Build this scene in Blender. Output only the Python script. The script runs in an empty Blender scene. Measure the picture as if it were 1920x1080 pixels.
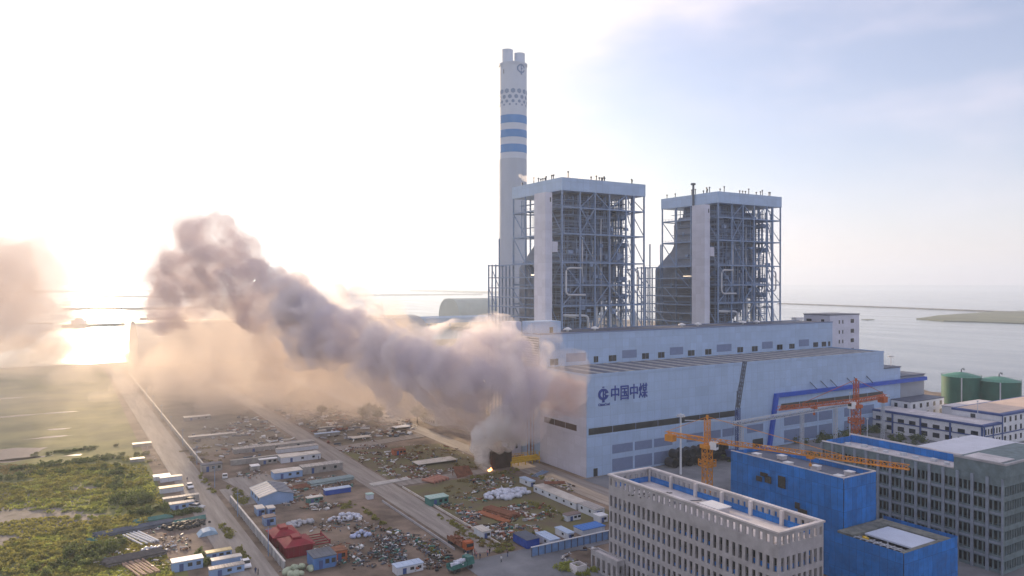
import bpy, bmesh, math, random
from mathutils import Vector, Matrix, noise
R = math.radians
sc = bpy.context.scene
COL = sc.collection
rnd = random.Random(7)

# ------------------------------------------------------------------ camera
CAMH = 70.0; FPX = 1400.0; HZ = 532.0; AZ = R(58.6)
fx, fy = math.cos(AZ), math.sin(AZ); rx, ry = math.sin(AZ), -math.cos(AZ)
cd = bpy.data.cameras.new('camera'); cam = bpy.data.objects.new('camera', cd); COL.objects.link(cam)
cd.sensor_width = 36; cd.lens = FPX / 1920 * 36; cd.clip_start = 0.5; cd.clip_end = 90000
cam.location = (0, 0, CAMH)
cam.rotation_euler = (R(90) - math.atan((540 - HZ) / FPX), 0, AZ - R(90))
sc.camera = cam

# ------------------------------------------------------------------ light
SUN_PX = 190.0; SUN_EL = R(11)
saz = AZ + math.atan((960 - SUN_PX) / FPX)          # angle from +X
sdir = Vector((math.cos(saz) * math.cos(SUN_EL), math.sin(saz) * math.cos(SUN_EL), math.sin(SUN_EL)))
sl = bpy.data.lights.new('sun', 'SUN'); so = bpy.data.objects.new('sun', sl); COL.objects.link(so)
sl.energy = 5.0; sl.angle = R(0.6); sl.color = (1.0, 0.74, 0.47)
so.rotation_euler = (-sdir).to_track_quat('-Z', 'Y').to_euler()
w = bpy.data.worlds.new('World'); sc.world = w; w.use_nodes = True
nt = w.node_tree; N = nt.nodes; L = nt.links
for n in list(N): N.remove(n)
out = N.new('ShaderNodeOutputWorld'); bg = N.new('ShaderNodeBackground'); bg.inputs[1].default_value = 0.11
sky = N.new('ShaderNodeTexSky'); sky.sky_type = 'NISHITA'; sky.sun_disc = False
sky.sun_elevation = SUN_EL; sky.sun_rotation = R(90) - saz; sky.air_density = 1.0; sky.dust_density = 0.9; sky.ozone_density = 2.2
tc = N.new('ShaderNodeTexCoord')
def wmath(op, a, b=None, c=None, clamp=False):
    n = N.new('ShaderNodeMath'); n.operation = op; n.use_clamp = clamp
    for i, v in enumerate((a, b, c)):
        if v is None: continue
        if isinstance(v, (int, float)): n.inputs[i].default_value = v
        else: L.new(v, n.inputs[i])
    return n.outputs[0]
# the bright hazy air around the low sun, and thin cloud sheets
dot = N.new('ShaderNodeVectorMath'); dot.operation = 'DOT_PRODUCT'; dot.inputs[1].default_value = sdir
nrm = N.new('ShaderNodeVectorMath'); nrm.operation = 'NORMALIZE'
L.new(tc.outputs['Generated'], nrm.inputs[0]); L.new(nrm.outputs[0], dot.inputs[0])
cs = wmath('MAXIMUM', dot.outputs['Value'], 0.0)
g1 = wmath('MULTIPLY', wmath('POWER', cs, 5.0), 2.4)
g2 = wmath('MULTIPLY', wmath('POWER', cs, 40.0), 1.2)
glow = wmath('ADD', g1, g2)
gc = N.new('ShaderNodeMix'); gc.data_type = 'RGBA'; gc.inputs[6].default_value = (0, 0, 0, 1); gc.inputs[7].default_value = (1.0, 0.90, 0.82, 1)
mulg = N.new('ShaderNodeVectorMath'); mulg.operation = 'SCALE'; mulg.inputs[0].default_value = (1.0, 0.90, 0.80); L.new(glow, mulg.inputs['Scale'])
mp = N.new('ShaderNodeMapping'); mp.inputs['Scale'].default_value = (1.1, 1.6, 4.5); mp.inputs['Rotation'].default_value = (0.3, 0.35, 0.4)
L.new(nrm.outputs[0], mp.inputs[0])
nz = N.new('ShaderNodeTexNoise'); nz.inputs['Scale'].default_value = 1.9; nz.inputs['Detail'].default_value = 6; nz.inputs['Roughness'].default_value = 0.5
L.new(mp.outputs[0], nz.inputs['Vector'])
cr = N.new('ShaderNodeValToRGB'); cr.color_ramp.elements[0].position = 0.36; cr.color_ramp.elements[1].position = 0.76; cr.color_ramp.interpolation = 'EASE'
L.new(nz.outputs[0], cr.inputs[0])
sep = N.new('ShaderNodeSeparateXYZ'); L.new(nrm.outputs[0], sep.inputs[0])
hi = wmath('MULTIPLY', sep.outputs[2], 3.2, clamp=True)
lowz = wmath('POWER', wmath('SUBTRACT', 1.0, wmath('ABSOLUTE', sep.outputs[2])), 9.0)
clf = wmath('MULTIPLY', wmath('ADD', wmath('ADD', wmath('MULTIPLY', cr.outputs[0], hi), wmath('MULTIPLY', lowz, 0.55)), 0.24), 0.85, clamp=True)
clc = N.new('ShaderNodeMix'); clc.data_type = 'RGBA'; L.new(clf, clc.inputs[0]); tint = N.new('ShaderNodeVectorMath'); tint.operation = 'MULTIPLY'; tint.inputs[1].default_value = (0.95, 0.95, 1.10); L.new(sky.outputs[0], tint.inputs[0]); L.new(tint.outputs[0], clc.inputs[6]); clc.inputs[7].default_value = (6.6, 5.9, 6.5, 1)
addn = N.new('ShaderNodeVectorMath'); addn.operation = 'ADD'; L.new(clc.outputs[2], addn.inputs[0]); L.new(mulg.outputs[0], addn.inputs[1])
lim = N.new('ShaderNodeVectorMath'); lim.operation = 'MINIMUM'; lim.inputs[1].default_value = (6.5, 6.25, 6.1); L.new(addn.outputs[0], lim.inputs[0]); L.new(lim.outputs[0], bg.inputs[0]); L.new(bg.outputs[0], out.inputs[0])
sc.view_settings.view_transform = 'Standard'; sc.view_settings.look = 'None'; sc.view_settings.gamma = 1
sc.view_settings.use_curve_mapping = False
sc.view_settings.exposure = 0.62
sc.cycles.use_denoising = True
sc.cycles.max_bounces = 10; sc.cycles.volume_bounces = 5; sc.cycles.diffuse_bounces = 3; sc.cycles.glossy_bounces = 3
sc.cycles.transparent_max_bounces = 24; sc.cycles.transmission_bounces = 4
sc.cycles.use_adaptive_sampling = True; sc.cycles.adaptive_threshold = 0.015
sc.cycles.volume_max_steps = 128

# ------------------------------------------------------------------ helpers
def G(px, py, z=0.0):
    """world point on the level z that the survey pixel (px, py) of the 1920 px photograph looks at"""
    d = (CAMH - z) * FPX / (py - HZ); l = (px - 960) / FPX * d
    return (d * fx + l * rx, d * fy + l * ry)
def onY(px, Y):
    k = (px - 960) / FPX; return Y / (fy + k * ry) * (fx + k * rx)
def onX(px, X):
    k = (px - 960) / FPX; return X / (fx + k * rx) * (fy + k * ry)
def depth(x, y): return x * fx + y * fy
def zat(x, y, py): return CAMH - (py - HZ) / FPX * depth(x, y)

MATS = {}
def mat(name, c, rough=0.7, var=0.12, scale=0.4, metal=0.0, bump=0.0, c2=None, spec=0.4, detail=5, stretch=None, trans=0.0):
    if name in MATS: return MATS[name]
    m = bpy.data.materials.new(name); m.use_nodes = True; n = m.node_tree.nodes; l = m.node_tree.links
    b = n['Principled BSDF']; b.inputs['Roughness'].default_value = rough; b.inputs['Metallic'].default_value = metal
    b.inputs['Specular IOR Level'].default_value = spec
    t = n.new('ShaderNodeTexCoord'); x = n.new('ShaderNodeTexNoise'); x.inputs['Scale'].default_value = scale; x.inputs['Detail'].default_value = detail
    x.inputs['Roughness'].default_value = 0.6
    src = t.outputs['Object']
    if stretch:
        mpp = n.new('ShaderNodeMapping'); mpp.inputs['Scale'].default_value = stretch; l.new(src, mpp.inputs[0]); src = mpp.outputs[0]
    l.new(src, x.inputs['Vector'])
    r = n.new('ShaderNodeValToRGB'); r.color_ramp.elements[0].position = 0.3; r.color_ramp.elements[1].position = 0.7
    a = tuple(max(0, v * (1 - var)) for v in c) + (1,); bb = (tuple(min(1, v * (1 + var)) for v in c) + (1,)) if c2 is None else tuple(c2) + (1,)
    r.color_ramp.elements[0].color = a; r.color_ramp.elements[1].color = bb
    l.new(x.outputs[0], r.inputs[0]); l.new(r.outputs[0], b.inputs['Base Color'])
    if bump:
        bp = n.new('ShaderNodeBump'); bp.inputs['Strength'].default_value = bump; bp.inputs['Distance'].default_value = 0.3
        l.new(x.outputs[0], bp.inputs['Height']); l.new(bp.outputs[0], b.inputs['Normal'])
    MATS[name] = m; return m
def panel_mat(name, c, step=3.0, line=0.25, rough=0.5, var=0.06, axis='v'):
    """sheet cladding: faint joints at a fixed spacing and slow weathering"""
    m = mat(name, c, rough, var, 0.08, stretch=(1, 1, 2.5)); n = m.node_tree.nodes; l = m.node_tree.links
    b = n['Principled BSDF']; src = b.inputs['Base Color'].links[0].from_socket
    geo = n.new('ShaderNodeTexCoord'); sp = n.new('ShaderNodeSeparateXYZ'); l.new(geo.outputs['Object'], sp.inputs[0])
    def joint(sock, st, wd):
        a = n.new('ShaderNodeMath'); a.operation = 'DIVIDE'; l.new(sock, a.inputs[0]); a.inputs[1].default_value = st
        f = n.new('ShaderNodeMath'); f.operation = 'FRACT'; l.new(a.outputs[0], f.inputs[0])
        g = n.new('ShaderNodeMath'); g.operation = 'LESS_THAN'; l.new(f.outputs[0], g.inputs[0]); g.inputs[1].default_value = wd; return g.outputs[0]
    ad = n.new('ShaderNodeMath'); ad.operation = 'ADD'; l.new(sp.outputs[0], ad.inputs[0]); l.new(sp.outputs[1], ad.inputs[1])
    j1 = joint(ad.outputs[0], step, 0.06); j2 = joint(sp.outputs[2], step * 1.0, 0.05)
    mx = n.new('ShaderNodeMath'); mx.operation = 'MAXIMUM'; l.new(j1, mx.inputs[0]); l.new(j2, mx.inputs[1])
    ml = n.new('ShaderNodeMath'); ml.operation = 'MULTIPLY'; l.new(mx.outputs[0], ml.inputs[0]); ml.inputs[1].default_value = line
    # each sheet of cladding a hair different, and thin rain streaks
    wn = n.new('ShaderNodeTexWhiteNoise'); wn.noise_dimensions = '2D'; cb = n.new('ShaderNodeCombineXYZ')
    for k, (s_, st_) in enumerate(((ad.outputs[0], step), (sp.outputs[2], step))):
        d_ = n.new('ShaderNodeMath'); d_.operation = 'DIVIDE'; l.new(s_, d_.inputs[0]); d_.inputs[1].default_value = st_
        f_ = n.new('ShaderNodeMath'); f_.operation = 'FLOOR'; l.new(d_.outputs[0], f_.inputs[0]); l.new(f_.outputs[0], cb.inputs[k])
    l.new(cb.outputs[0], wn.inputs['Vector'])
    st = n.new('ShaderNodeTexNoise'); mp2 = n.new('ShaderNodeMapping'); mp2.inputs['Scale'].default_value = (0.9, 0.9, 0.05)
    l.new(geo.outputs['Object'], mp2.inputs[0]); l.new(mp2.outputs[0], st.inputs['Vector']); st.inputs['Detail'].default_value = 4
    v_ = n.new('ShaderNodeMath'); v_.operation = 'MULTIPLY_ADD'; l.new(wn.outputs[0], v_.inputs[0]); v_.inputs[1].default_value = 0.10; v_.inputs[2].default_value = 0.83
    v2 = n.new('ShaderNodeMath'); v2.operation = 'MULTIPLY_ADD'; l.new(st.outputs[0], v2.inputs[0]); v2.inputs[1].default_value = 0.22; l.new(v_.outputs[0], v2.inputs[2])
    hs = n.new('ShaderNodeVectorMath'); hs.operation = 'SCALE'; l.new(src, hs.inputs[0]); l.new(v2.outputs[0], hs.inputs['Scale'])
    mi = n.new('ShaderNodeMix'); mi.data_type = 'RGBA'; l.new(ml.outputs[0], mi.inputs[0]); l.new(hs.outputs[0], mi.inputs[6])
    mi.inputs[7].default_value = tuple(v * 0.45 for v in c) + (1,)
    l.new(mi.outputs[2], b.inputs['Base Color'])
    return m

class MB:
    def __init__(s): s.v = []; s.f = []
    def add(s, vs, fs):
        k = len(s.v); s.v += [tuple(v) for v in vs]; s.f += [tuple(i + k for i in f) for f in fs]; return s
    def box(s, x0, x1, y0, y1, z0, z1):
        return s.add([(x0,y0,z0),(x1,y0,z0),(x1,y1,z0),(x0,y1,z0),(x0,y0,z1),(x1,y0,z1),(x1,y1,z1),(x0,y1,z1)],
                     [(0,3,2,1),(4,5,6,7),(0,1,5,4),(1,2,6,5),(2,3,7,6),(3,0,4,7)])
    def obox(s, c, size, rz=0.0, tilt=0.0):
        M = Matrix.Translation(c) @ Matrix.Rotation(rz, 4, 'Z') @ Matrix.Rotation(tilt, 4, 'X')
        hx, hy, hz = size[0]/2, size[1]/2, size[2]/2
        vs = [M @ Vector((a*hx, b*hy, d*hz)) for d in (-1,1) for a, b in ((-1,-1),(1,-1),(1,1),(-1,1))]
        return s.add(vs, [(0,3,2,1),(4,5,6,7),(0,1,5,4),(1,2,6,5),(2,3,7,6),(3,0,4,7)])
    def bar(s, p, q, w, h=None):
        p, q = Vector(p), Vector(q); d = q - p
        if d.length < 1e-5: return s
        h = h or w; d.normalize(); up = Vector((0,0,1)) if abs(d.z) < 0.95 else Vector((1,0,0))
        a = d.cross(up).normalized() * w/2; b = a.cross(d).normalized() * h/2
        vs = [p-a-b, p+a-b, p+a+b, p-a+b, q-a-b, q+a-b, q+a+b, q-a+b]
        return s.add(vs, [(0,3,2,1),(4,5,6,7),(0,1,5,4),(1,2,6,5),(2,3,7,6),(3,0,4,7)])
    def tube(s, pts, r, n=8, cap=True, radii=None):
        pts = [Vector(p) for p in pts]; k = len(s.v); m = len(pts)
        for i, p in enumerate(pts):
            d = (pts[min(i+1, m-1)] - pts[max(i-1, 0)]).normalized()
            up = Vector((0,0,1)) if abs(d.z) < 0.9 else Vector((1,0,0))
            a = d.cross(up).normalized(); b = a.cross(d).normalized(); rr = radii[i] if radii else r
            for j in range(n):
                t = 2*math.pi*j/n; s.v.append(tuple(p + (a*math.cos(t) + b*math.sin(t))*rr))
        for i in range(m-1):
            for j in range(n):
                a0 = k+i*n+j; a1 = k+i*n+(j+1)%n; s.f.append((a0, a1, a1+n, a0+n))
        if cap:
            s.f.append(tuple(k+j for j in reversed(range(n)))); s.f.append(tuple(k+(m-1)*n+j for j in range(n)))
        return s
    def prism(s, poly, z0, z1):
        n = len(poly)
        return s.add([(x,y,z0) for x,y in poly] + [(x,y,z1) for x,y in poly],
                     [tuple(reversed(range(n))), tuple(range(n, 2*n))] + [(i,(i+1)%n,(i+1)%n+n,i+n) for i in range(n)])
    def prismx(s, poly, x0, x1):      # polygon in (y,z) swept along x
        n = len(poly)
        return s.add([(x0,y,z) for y,z in poly] + [(x1,y,z) for y,z in poly],
                     [tuple(reversed(range(n))), tuple(range(n, 2*n))] + [(i,(i+1)%n,(i+1)%n+n,i+n) for i in range(n)])
    def prismy(s, poly, y0, y1):
        n = len(poly)
        return s.add([(x,y0,z) for x,z in poly] + [(x,y1,z) for x,z in poly],
                     [tuple(range(n)), tuple(reversed(range(n, 2*n)))] + [((i+1)%n,i,i+n,(i+1)%n+n) for i in range(n)])
    def sheet(s, poly, z): return s.add([(x,y,z) for x,y in poly], [tuple(range(len(poly)))])
    def ring(s, c, z0, z1, r0, r1, n=48, wall=0.3):
        """open upright cylinder shell"""
        k = len(s.v)
        for rr0, rr1 in ((r0, r1), (r0-wall, r1-wall)):
            for z, rr in ((z0, rr0), (z1, rr1)):
                for j in range(n):
                    t = 2*math.pi*j/n; s.v.append((c[0]+rr*math.cos(t), c[1]+rr*math.sin(t), z))
        for j in range(n):
            a, b = j, (j+1)%n
            s.f += [(k+a,k+b,k+b+n,k+a+n), (k+3*n+a,k+3*n+b,k+2*n+b,k+2*n+a), (k+n+a,k+n+b,k+3*n+b,k+3*n+a)]
        return s
    def build(s, name, m, parent=None, smooth=False):
        me = bpy.data.meshes.new(name); me.from_pydata(s.v, [], s.f); me.update()
        bm = bmesh.new(); bm.from_mesh(me); bmesh.ops.recalc_face_normals(bm, faces=bm.faces); bm.to_mesh(me); bm.free()
        if m: me.materials.append(m)
        if smooth:
            for p in me.polygons: p.use_smooth = True
        o = bpy.data.objects.new(name, me); COL.objects.link(o)
        if parent: o.parent = parent; o.matrix_parent_inverse = Matrix.Translation(-Vector(parent.location)) if parent.get('_abs') else Matrix()
        return o
def thing(name, label, cat, loc=(0,0,0), group=None, absolute=True):
    """an Empty at the base of the thing; parts given in world coordinates when absolute"""
    o = bpy.data.objects.new(name, None); COL.objects.link(o); o.location = loc; o.empty_display_size = 1
    o['label'] = label; o['category'] = cat
    if group: o['group'] = group
    if absolute: o['_abs'] = 1
    return o
def tag(o, label, cat, group=None, kind=None):
    if label: o['label'] = label
    if cat: o['category'] = cat
    if group: o['group'] = group
    if kind: o['kind'] = kind
    return o
def struct(o): o['kind'] = 'structure'; return o
def copy_tree(o, parent=None):
    c = o.copy(); COL.objects.link(c)
    if parent: c.parent = parent
    for ch in list(o.children): copy_tree(ch, c)
    return c
def join_child(parent, *objs):
    for o in objs: o.parent = parent

# ------------------------------------------------------------------ materials
WALLW = panel_mat('white_cladding_shaded', (0.38, 0.52, 0.72), 3.6, 0.22)  # blue of the shaded front put into the white cladding colour
WALLE = panel_mat('white_cladding_lit', (0.60, 0.62, 0.72), 3.6, 0.12)  # lit tone of the same cladding, sky glow put into the colour
PALE = mat('pale_metal', (0.55, 0.58, 0.62), 0.5, 0.1, 0.3)
def net_mat():
    m = BLUEN; n = m.node_tree.nodes; l = m.node_tree.links; b = n['Principled BSDF']; src = b.inputs['Base Color'].links[0].from_socket
    t = n.new('ShaderNodeTexCoord'); sp = n.new('ShaderNodeSeparateXYZ'); l.new(t.outputs['Object'], sp.inputs[0]); ad = n.new('ShaderNodeMath'); l.new(sp.outputs[0], ad.inputs[0]); l.new(sp.outputs[1], ad.inputs[1])
    cb = n.new('ShaderNodeCombineXYZ'); l.new(ad.outputs[0], cb.inputs[0]); l.new(sp.outputs[2], cb.inputs[1]); br = n.new('ShaderNodeTexBrick'); l.new(cb.outputs[0], br.inputs['Vector']); br.inputs['Scale'].default_value = 1; br.inputs['Brick Width'].default_value = 1.8; br.inputs['Row Height'].default_value = 5.4; br.inputs['Mortar Size'].default_value = .05; br.inputs['Bias'].default_value = 0; br.offset = 0.0
    br.inputs['Color1'].default_value = (.82, .82, .82, 1); br.inputs['Color2'].default_value = (1.12, 1.12, 1.12, 1); br.inputs['Mortar'].default_value = (.6, .6, .62, 1)
    mx = n.new('ShaderNodeMix'); mx.data_type = 'RGBA'; mx.blend_type = 'MULTIPLY'; mx.inputs[0].default_value = 1; l.new(src, mx.inputs[6]); l.new(br.outputs[0], mx.inputs[7]); l.new(mx.outputs[2], b.inputs['Base Color'])
WHITE = mat('white_paint', (0.72, 0.73, 0.74), 0.6, 0.08, 0.5)
CREAM = mat('cream_roof', (0.62, 0.57, 0.50), 0.6, 0.2, 0.35, c2=(0.72, 0.68, 0.62))
GREYROOF = mat('grey_roof', (0.10, 0.115, 0.16), 0.6, 0.2, 0.3)
STEEL = mat('blue_grey_steel', (0.20, 0.29, 0.45), 0.5, 0.15, 0.4)
STEELD = mat('dark_steel', (0.09, 0.11, 0.15), 0.6, 0.25, 0.3)
BODY = mat('boiler_casing', (0.085, 0.12, 0.19), 0.6, 0.35, 0.12)
DARK = mat('dark_glass', (0.025, 0.03, 0.035), 0.25, 0.3, 0.3, spec=0.6)
LOUV = mat('louvre_blue_grey', (0.17, 0.23, 0.38), 0.5, 0.08, 0.6)
BLUEP = mat('deep_blue_paint', (0.01, 0.08, 0.48), 0.45, 0.15, 0.3)
BLUEN = mat('blue_netting', (0.018, 0.17, 0.52), 0.8, 0.22, 0.35, bump=0.4)
net_mat()
CONC = mat('raw_concrete', (0.37, 0.36, 0.37), 0.85, 0.2, 0.35)
CONCG = mat('net_covered_concrete', (0.15, 0.20, 0.21), 0.9, 0.25, 0.5)
DECK = mat('roof_screed', (0.58, 0.55, 0.55), 0.8, 0.25, 0.2)
ORANGE = mat('crane_orange', (0.60, 0.24, 0.02), 0.5, 0.2, 0.6)
ORANGE2 = mat('faded_crane_red', (0.42, 0.10, 0.03), 0.6, 0.2, 0.6)
GREEN = mat('green_tank_paint', (0.02, 0.11, 0.075), 0.5, 0.2, 0.2)
RUST = mat('rusty_steel', (0.22, 0.09, 0.05), 0.8, 0.4, 0.8)
RED = mat('red_primer', (0.24, 0.002, 0.02), 0.6, 0.25, 0.5)
YELL = mat('yellow_pipe', (0.62, 0.40, 0.02), 0.5, 0.2, 0.5)
BLACKM = mat('black_rubber', (0.03, 0.03, 0.035), 0.6, 0.4, 0.7)
BROWN = mat('sooty_brown', (0.07, 0.04, 0.025), 0.9, 0.4, 0.3)
TEAL = mat('teal_sheet', (0.05, 0.18, 0.16), 0.6, 0.3, 0.6)
CONT = panel_mat('container_white', (0.60, 0.63, 0.68), 2.4, 0.3)
CONTB = mat('container_blue', (0.08, 0.20, 0.46), 0.6, 0.2, 0.5)
SEAC = mat('old_wall', (0.33, 0.31, 0.29), 0.9, 0.3, 0.5)
BAG = mat('white_sacks', (0.55, 0.58, 0.66), 0.7, 0.3, 1.2)
BAGG = mat('pale_green_sacks', (0.40, 0.46, 0.33), 0.7, 0.2, 1.2)
LEAF = mat('leaves', (0.045, 0.075, 0.025), 0.7, 0.5, 0.4)
BARK = mat('bark', (0.09, 0.06, 0.04), 0.9, 0.3, 1)
HAZYSTEEL = mat('grey_duct', (0.20, 0.24, 0.31), 0.6, 0.15, 0.15, stretch=(1, 1, 3))

HAZE_D = 0.00017; VEIL_D = 0.03
# ------------------------------------------------------------------ setting: water, land, fields, roads
wm = bpy.data.materials.new('sea_water'); wm.use_nodes = True; n = wm.node_tree.nodes; l = wm.node_tree.links
b = n['Principled BSDF']; b.inputs['Base Color'].default_value = (0.15, 0.18, 0.22, 1); b.inputs['Roughness'].default_value = 0.16
b.inputs['IOR'].default_value = 1.33; b.inputs['Specular IOR Level'].default_value = 0.22
t = n.new('ShaderNodeTexCoord'); mp_ = n.new('ShaderNodeMapping'); mp_.inputs['Scale'].default_value = (1.0, 1.6, 1); mp_.inputs['Rotation'].default_value = (0, 0, 0.5)
l.new(t.outputs['Object'], mp_.inputs[0])
n1 = n.new('ShaderNodeTexNoise'); n1.inputs['Scale'].default_value = 0.16; n1.inputs['Detail'].default_value = 7; n1.inputs['Roughness'].default_value = 0.65
l.new(mp_.outputs[0], n1.inputs['Vector'])
bp = n.new('ShaderNodeBump'); bp.inputs['Strength'].default_value = 0.3; bp.inputs['Distance'].default_value = 1.1
l.new(n1.outputs[0], bp.inputs['Height']); l.new(bp.outputs[0], b.inputs['Normal'])
n2 = n.new('ShaderNodeTexNoise'); n2.inputs['Scale'].default_value = 0.006; n2.inputs['Detail'].default_value = 5
mp3 = n.new('ShaderNodeMapping'); mp3.inputs['Scale'].default_value = (3.5, 0.7, 1); mp3.inputs['Rotation'].default_value = (0, 0, -0.55); l.new(t.outputs['Object'], mp3.inputs[0]); l.new(mp3.outputs[0], n2.inputs['Vector'])
rr = n.new('ShaderNodeMapRange'); rr.inputs[1].default_value = 0.3; rr.inputs[2].default_value = 0.7; rr.inputs[3].default_value = 0.06; rr.inputs[4].default_value = 0.16
l.new(n2.outputs[0], rr.inputs[0]); l.new(rr.outputs[0], b.inputs['Roughness'])
struct(MB().sheet([(-30000, -2000), (40000, -2000), (40000, 45000), (-30000, 45000)], -3.0).build('water', wm))

gm = mat('bare_earth', (0.11, 0.08, 0.058), 0.95, 0.4, 0.09, bump=0.3, c2=(0.31, 0.235, 0.18), detail=9)
gg = mat('marsh_grass', (0.06, 0.09, 0.025), 0.95, 0.2, 0.045, bump=0.5, c2=(0.27, 0.26, 0.09), detail=10)
asph = mat('dusty_concrete_road', (0.23, 0.20, 0.18), 0.85, 0.15, 0.35, detail=9, c2=(0.37, 0.335, 0.30), stretch=(1.6, .12, 1))
plaza = mat('site_concrete', (0.15, 0.16, 0.18), 0.85, 0.3, 0.08, detail=8, c2=(0.25, 0.26, 0.28))
SH = 745.0
def land_poly():
    p = [(-1800, SH)]
    x = -1800
    while x < 50: x += rnd.uniform(12, 40); p.append((min(x, 55), SH + rnd.uniform(-1.5, 1.5)))
    return p + [(58, 850), (505, 850), (505, 300), (484, 272), (492, 235), (515, 190), (900, 60), (900, -400), (-1800, -400)]
pl = list(reversed(land_poly()))
struct(MB().prism(pl, -6, 0).build('ground', gm))
struct(MB().sheet([(-1500, -300), (25, -300), (24, 150), (30, 240), (31, 420), (33, 600), (33, 735), (-1500, 740)], 0.02).build('marsh_field', gg))
struct(MB().sheet([(46, 330), (90, 330), (90, 640), (46, 640)], 0.02).build('waste_ground', mat('waste_ground_soil', (0.10, 0.085, 0.05), 0.95, 0.4, 0.08, bump=0.3, c2=(0.23, 0.19, 0.14), detail=9)))
struct(MB().sheet([(104, 310), (142, 310), (142, 470), (104, 470)], 0.02).build('waste_ground', MATS['waste_ground_soil']))
ygm = mat('yard_grass', (0.20, 0.15, 0.11), 0.95, 0.3, 0.12, bump=0.3, c2=(0.16, 0.16, 0.05), detail=9)
struct(MB().sheet([(101.5, 250), (143, 250), (143, 296), (101.5, 302)], 0.024).build('yard_verge', ygm))
struct(MB().sheet([(101.5, 171), (146, 171), (143, 238), (101.5, 238)], 0.024).build('yard_verge', ygm))
# roads: raised slabs with an edge
def road(name, poly, m=asph, h=0.14): return struct(MB().prism(poly, 0.0, h).build(name, m))
road('road', [(35.5, 60), (45.5, 60), (44.5, 700), (35, 738)])
road('road', [(91, 170), (100, 168), (100.5, 296), (101, 305), (100.5, 640), (92, 640), (92, 312), (91, 304)])
road('road', [(101.2, 304), (143.8, 312), (143.8, 320), (101.2, 312)])
road('road', [(144, 250), (152, 250), (152, 640), (144, 640)])
road('road', [(101.2, 240), (140, 240), (140, 246), (101.2, 246)])
road('road', [(46, 232), (90.5, 232), (90.5, 238), (46, 238)], gm, 0.05)
road('pavement', [(148, 150), (160, 150), (160, 248), (148, 248)])
road('pavement', [(86, 120), (112, 120), (112, 158), (147, 158), (147, 166), (86, 166)], plaza, 0.12)
struct(MB().sheet([(160.5, 60), (480, 60), (480, 214.5), (160.5, 214.5)], 0.03).build('pavement', plaza))
struct(MB().sheet([(56, 250), (70, 250), (66, 282), (50, 282)], 0.06).build('pavement', asph))
struct(MB().sheet([(47, 245), (57, 245), (57, 268), (47, 268)], 0.07).build('pavement', asph))

def blob(cx, cy, rxx, ryy, n=28, seed=0, j=0.35):
    r_ = random.Random(seed); ph = [r_.uniform(0, 6.28) for _ in range(4)]
    return [(cx + rxx*math.cos(t)*(1+j*(math.sin(3*t+ph[0])*.5+math.sin(5*t+ph[1])*.35+math.sin(8*t+ph[3])*.2)), cy + ryy*math.sin(t)*(1+j*(math.sin(2*t+ph[2])*.5+math.sin(7*t+ph[0])*.3))) for t in [2*math.pi*i/n for i in range(n)]]
pondm = mat('pond_water', (0.14, 0.15, 0.15), 0.08, 0.1, 0.5, spec=1.0)
for i, (px, py, a, b_) in enumerate([(6, 854, 15, 12), (38, 861, 10, 1.6), (20, 781, 14, 2.2), (108, 774, 8, 2.2), (107, 805, 4.5, 2), (93, 820, 8, 1.5), (138, 854, 3, 1.2), (14, 747, 10, 2)]):
    x, y = G(px, py)
    struct(MB().sheet(blob(x, y, a, b_*1.3, seed=i), 0.05).build('pond', pondm))
mud = mat('dry_mud', (0.17, 0.15, 0.125), 0.95, 0.3, 0.25, bump=0.5, detail=9, c2=(0.27, 0.24, 0.21))
for i, (px, py, a, b_) in enumerate([(25, 960, 20, 24), (80, 985, 14, 8), (75, 930, 12, 8), (5, 1010, 8, 12)]):
    x, y = G(px, py); struct(MB().sheet(blob(x, y, a, b_, 40, seed=20+i, j=.6), 0.045 + i*.004).build('mud_flat', mud))
struct(MB().sheet(blob(*G(300, 1010), 18, 22, 30, seed=31), 0.05).build('mud_flat', mat('yard_dirt', (0.17, 0.13, 0.11), 0.95, 0.25, 0.3, bump=0.3, detail=9)))
# sea wall along the shore
struct(MB().box(-1800, 54, SH-4, SH-1, 0, 0.9).build('sea_wall', SEAC))
# far land, breakwaters
farm = mat('far_shore', (0.10, 0.12, 0.06), 0.95, 0.3, 0.01, c2=(0.17, 0.18, 0.10))
bk = mat('breakwater_stone', (0.16, 0.15, 0.14), 0.95, 0.3, 0.05)
def strip(p, q, w_, h_=3.0, z=-4, name='breakwater', m=bk):
    p, q = Vector(p), Vector(q); d = (q-p).normalized(); nn = Vector((-d.y, d.x))*w_/2
    k = 24; a = []; c = []
    for i in range(k+1):
        u = p + (q-p)*i/k; ww = rnd.uniform(.75, 1.2); a.append(tuple(u+nn*ww)); c.append(tuple(u-nn*ww))
    return struct(MB().prism(a + c[::-1], z, h_-3).build(name, m))
strip(G(1463, 568), G(1690, 576), 28); strip(G(1690, 576), G(1925, 585), 26)
struct(MB().prism([G(1718, 596), G(1760, 590), G(1850, 584), G(1960, 580), G(2100, 584), G(2100, 610), G(1960, 606), G(1850, 602), G(1770, 600)], -5, -1.2).build('far_shore', farm))
struct(MB().prism([G(1615, 597), G(1630, 596.4), G(1640, 597), G(1628, 597.6)], -5, -2).build('sandbank', farm))
strip(G(120, 577.5), G(520, 574.5), 24); strip(G(130, 579), G(345, 578), 8)
strip(G(190, 556), G(520, 555), 70, 8); strip(G(640, 553.5), G(900, 551.5), 70, 6)
strip(G(780, 545), G(930, 549), 150, 12, name='far_shore', m=farm); strip(G(-100, 548), G(500, 545), 200, 14, name='far_shore', m=farm)
strip(G(270, 597), G(350, 596), 26, 4.5)
struct(MB().prism([(520, 900), (960, 900), (960, 1480), (600, 1420), (560, 1200)], -6, -0.5).build('ground', gm))

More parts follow.
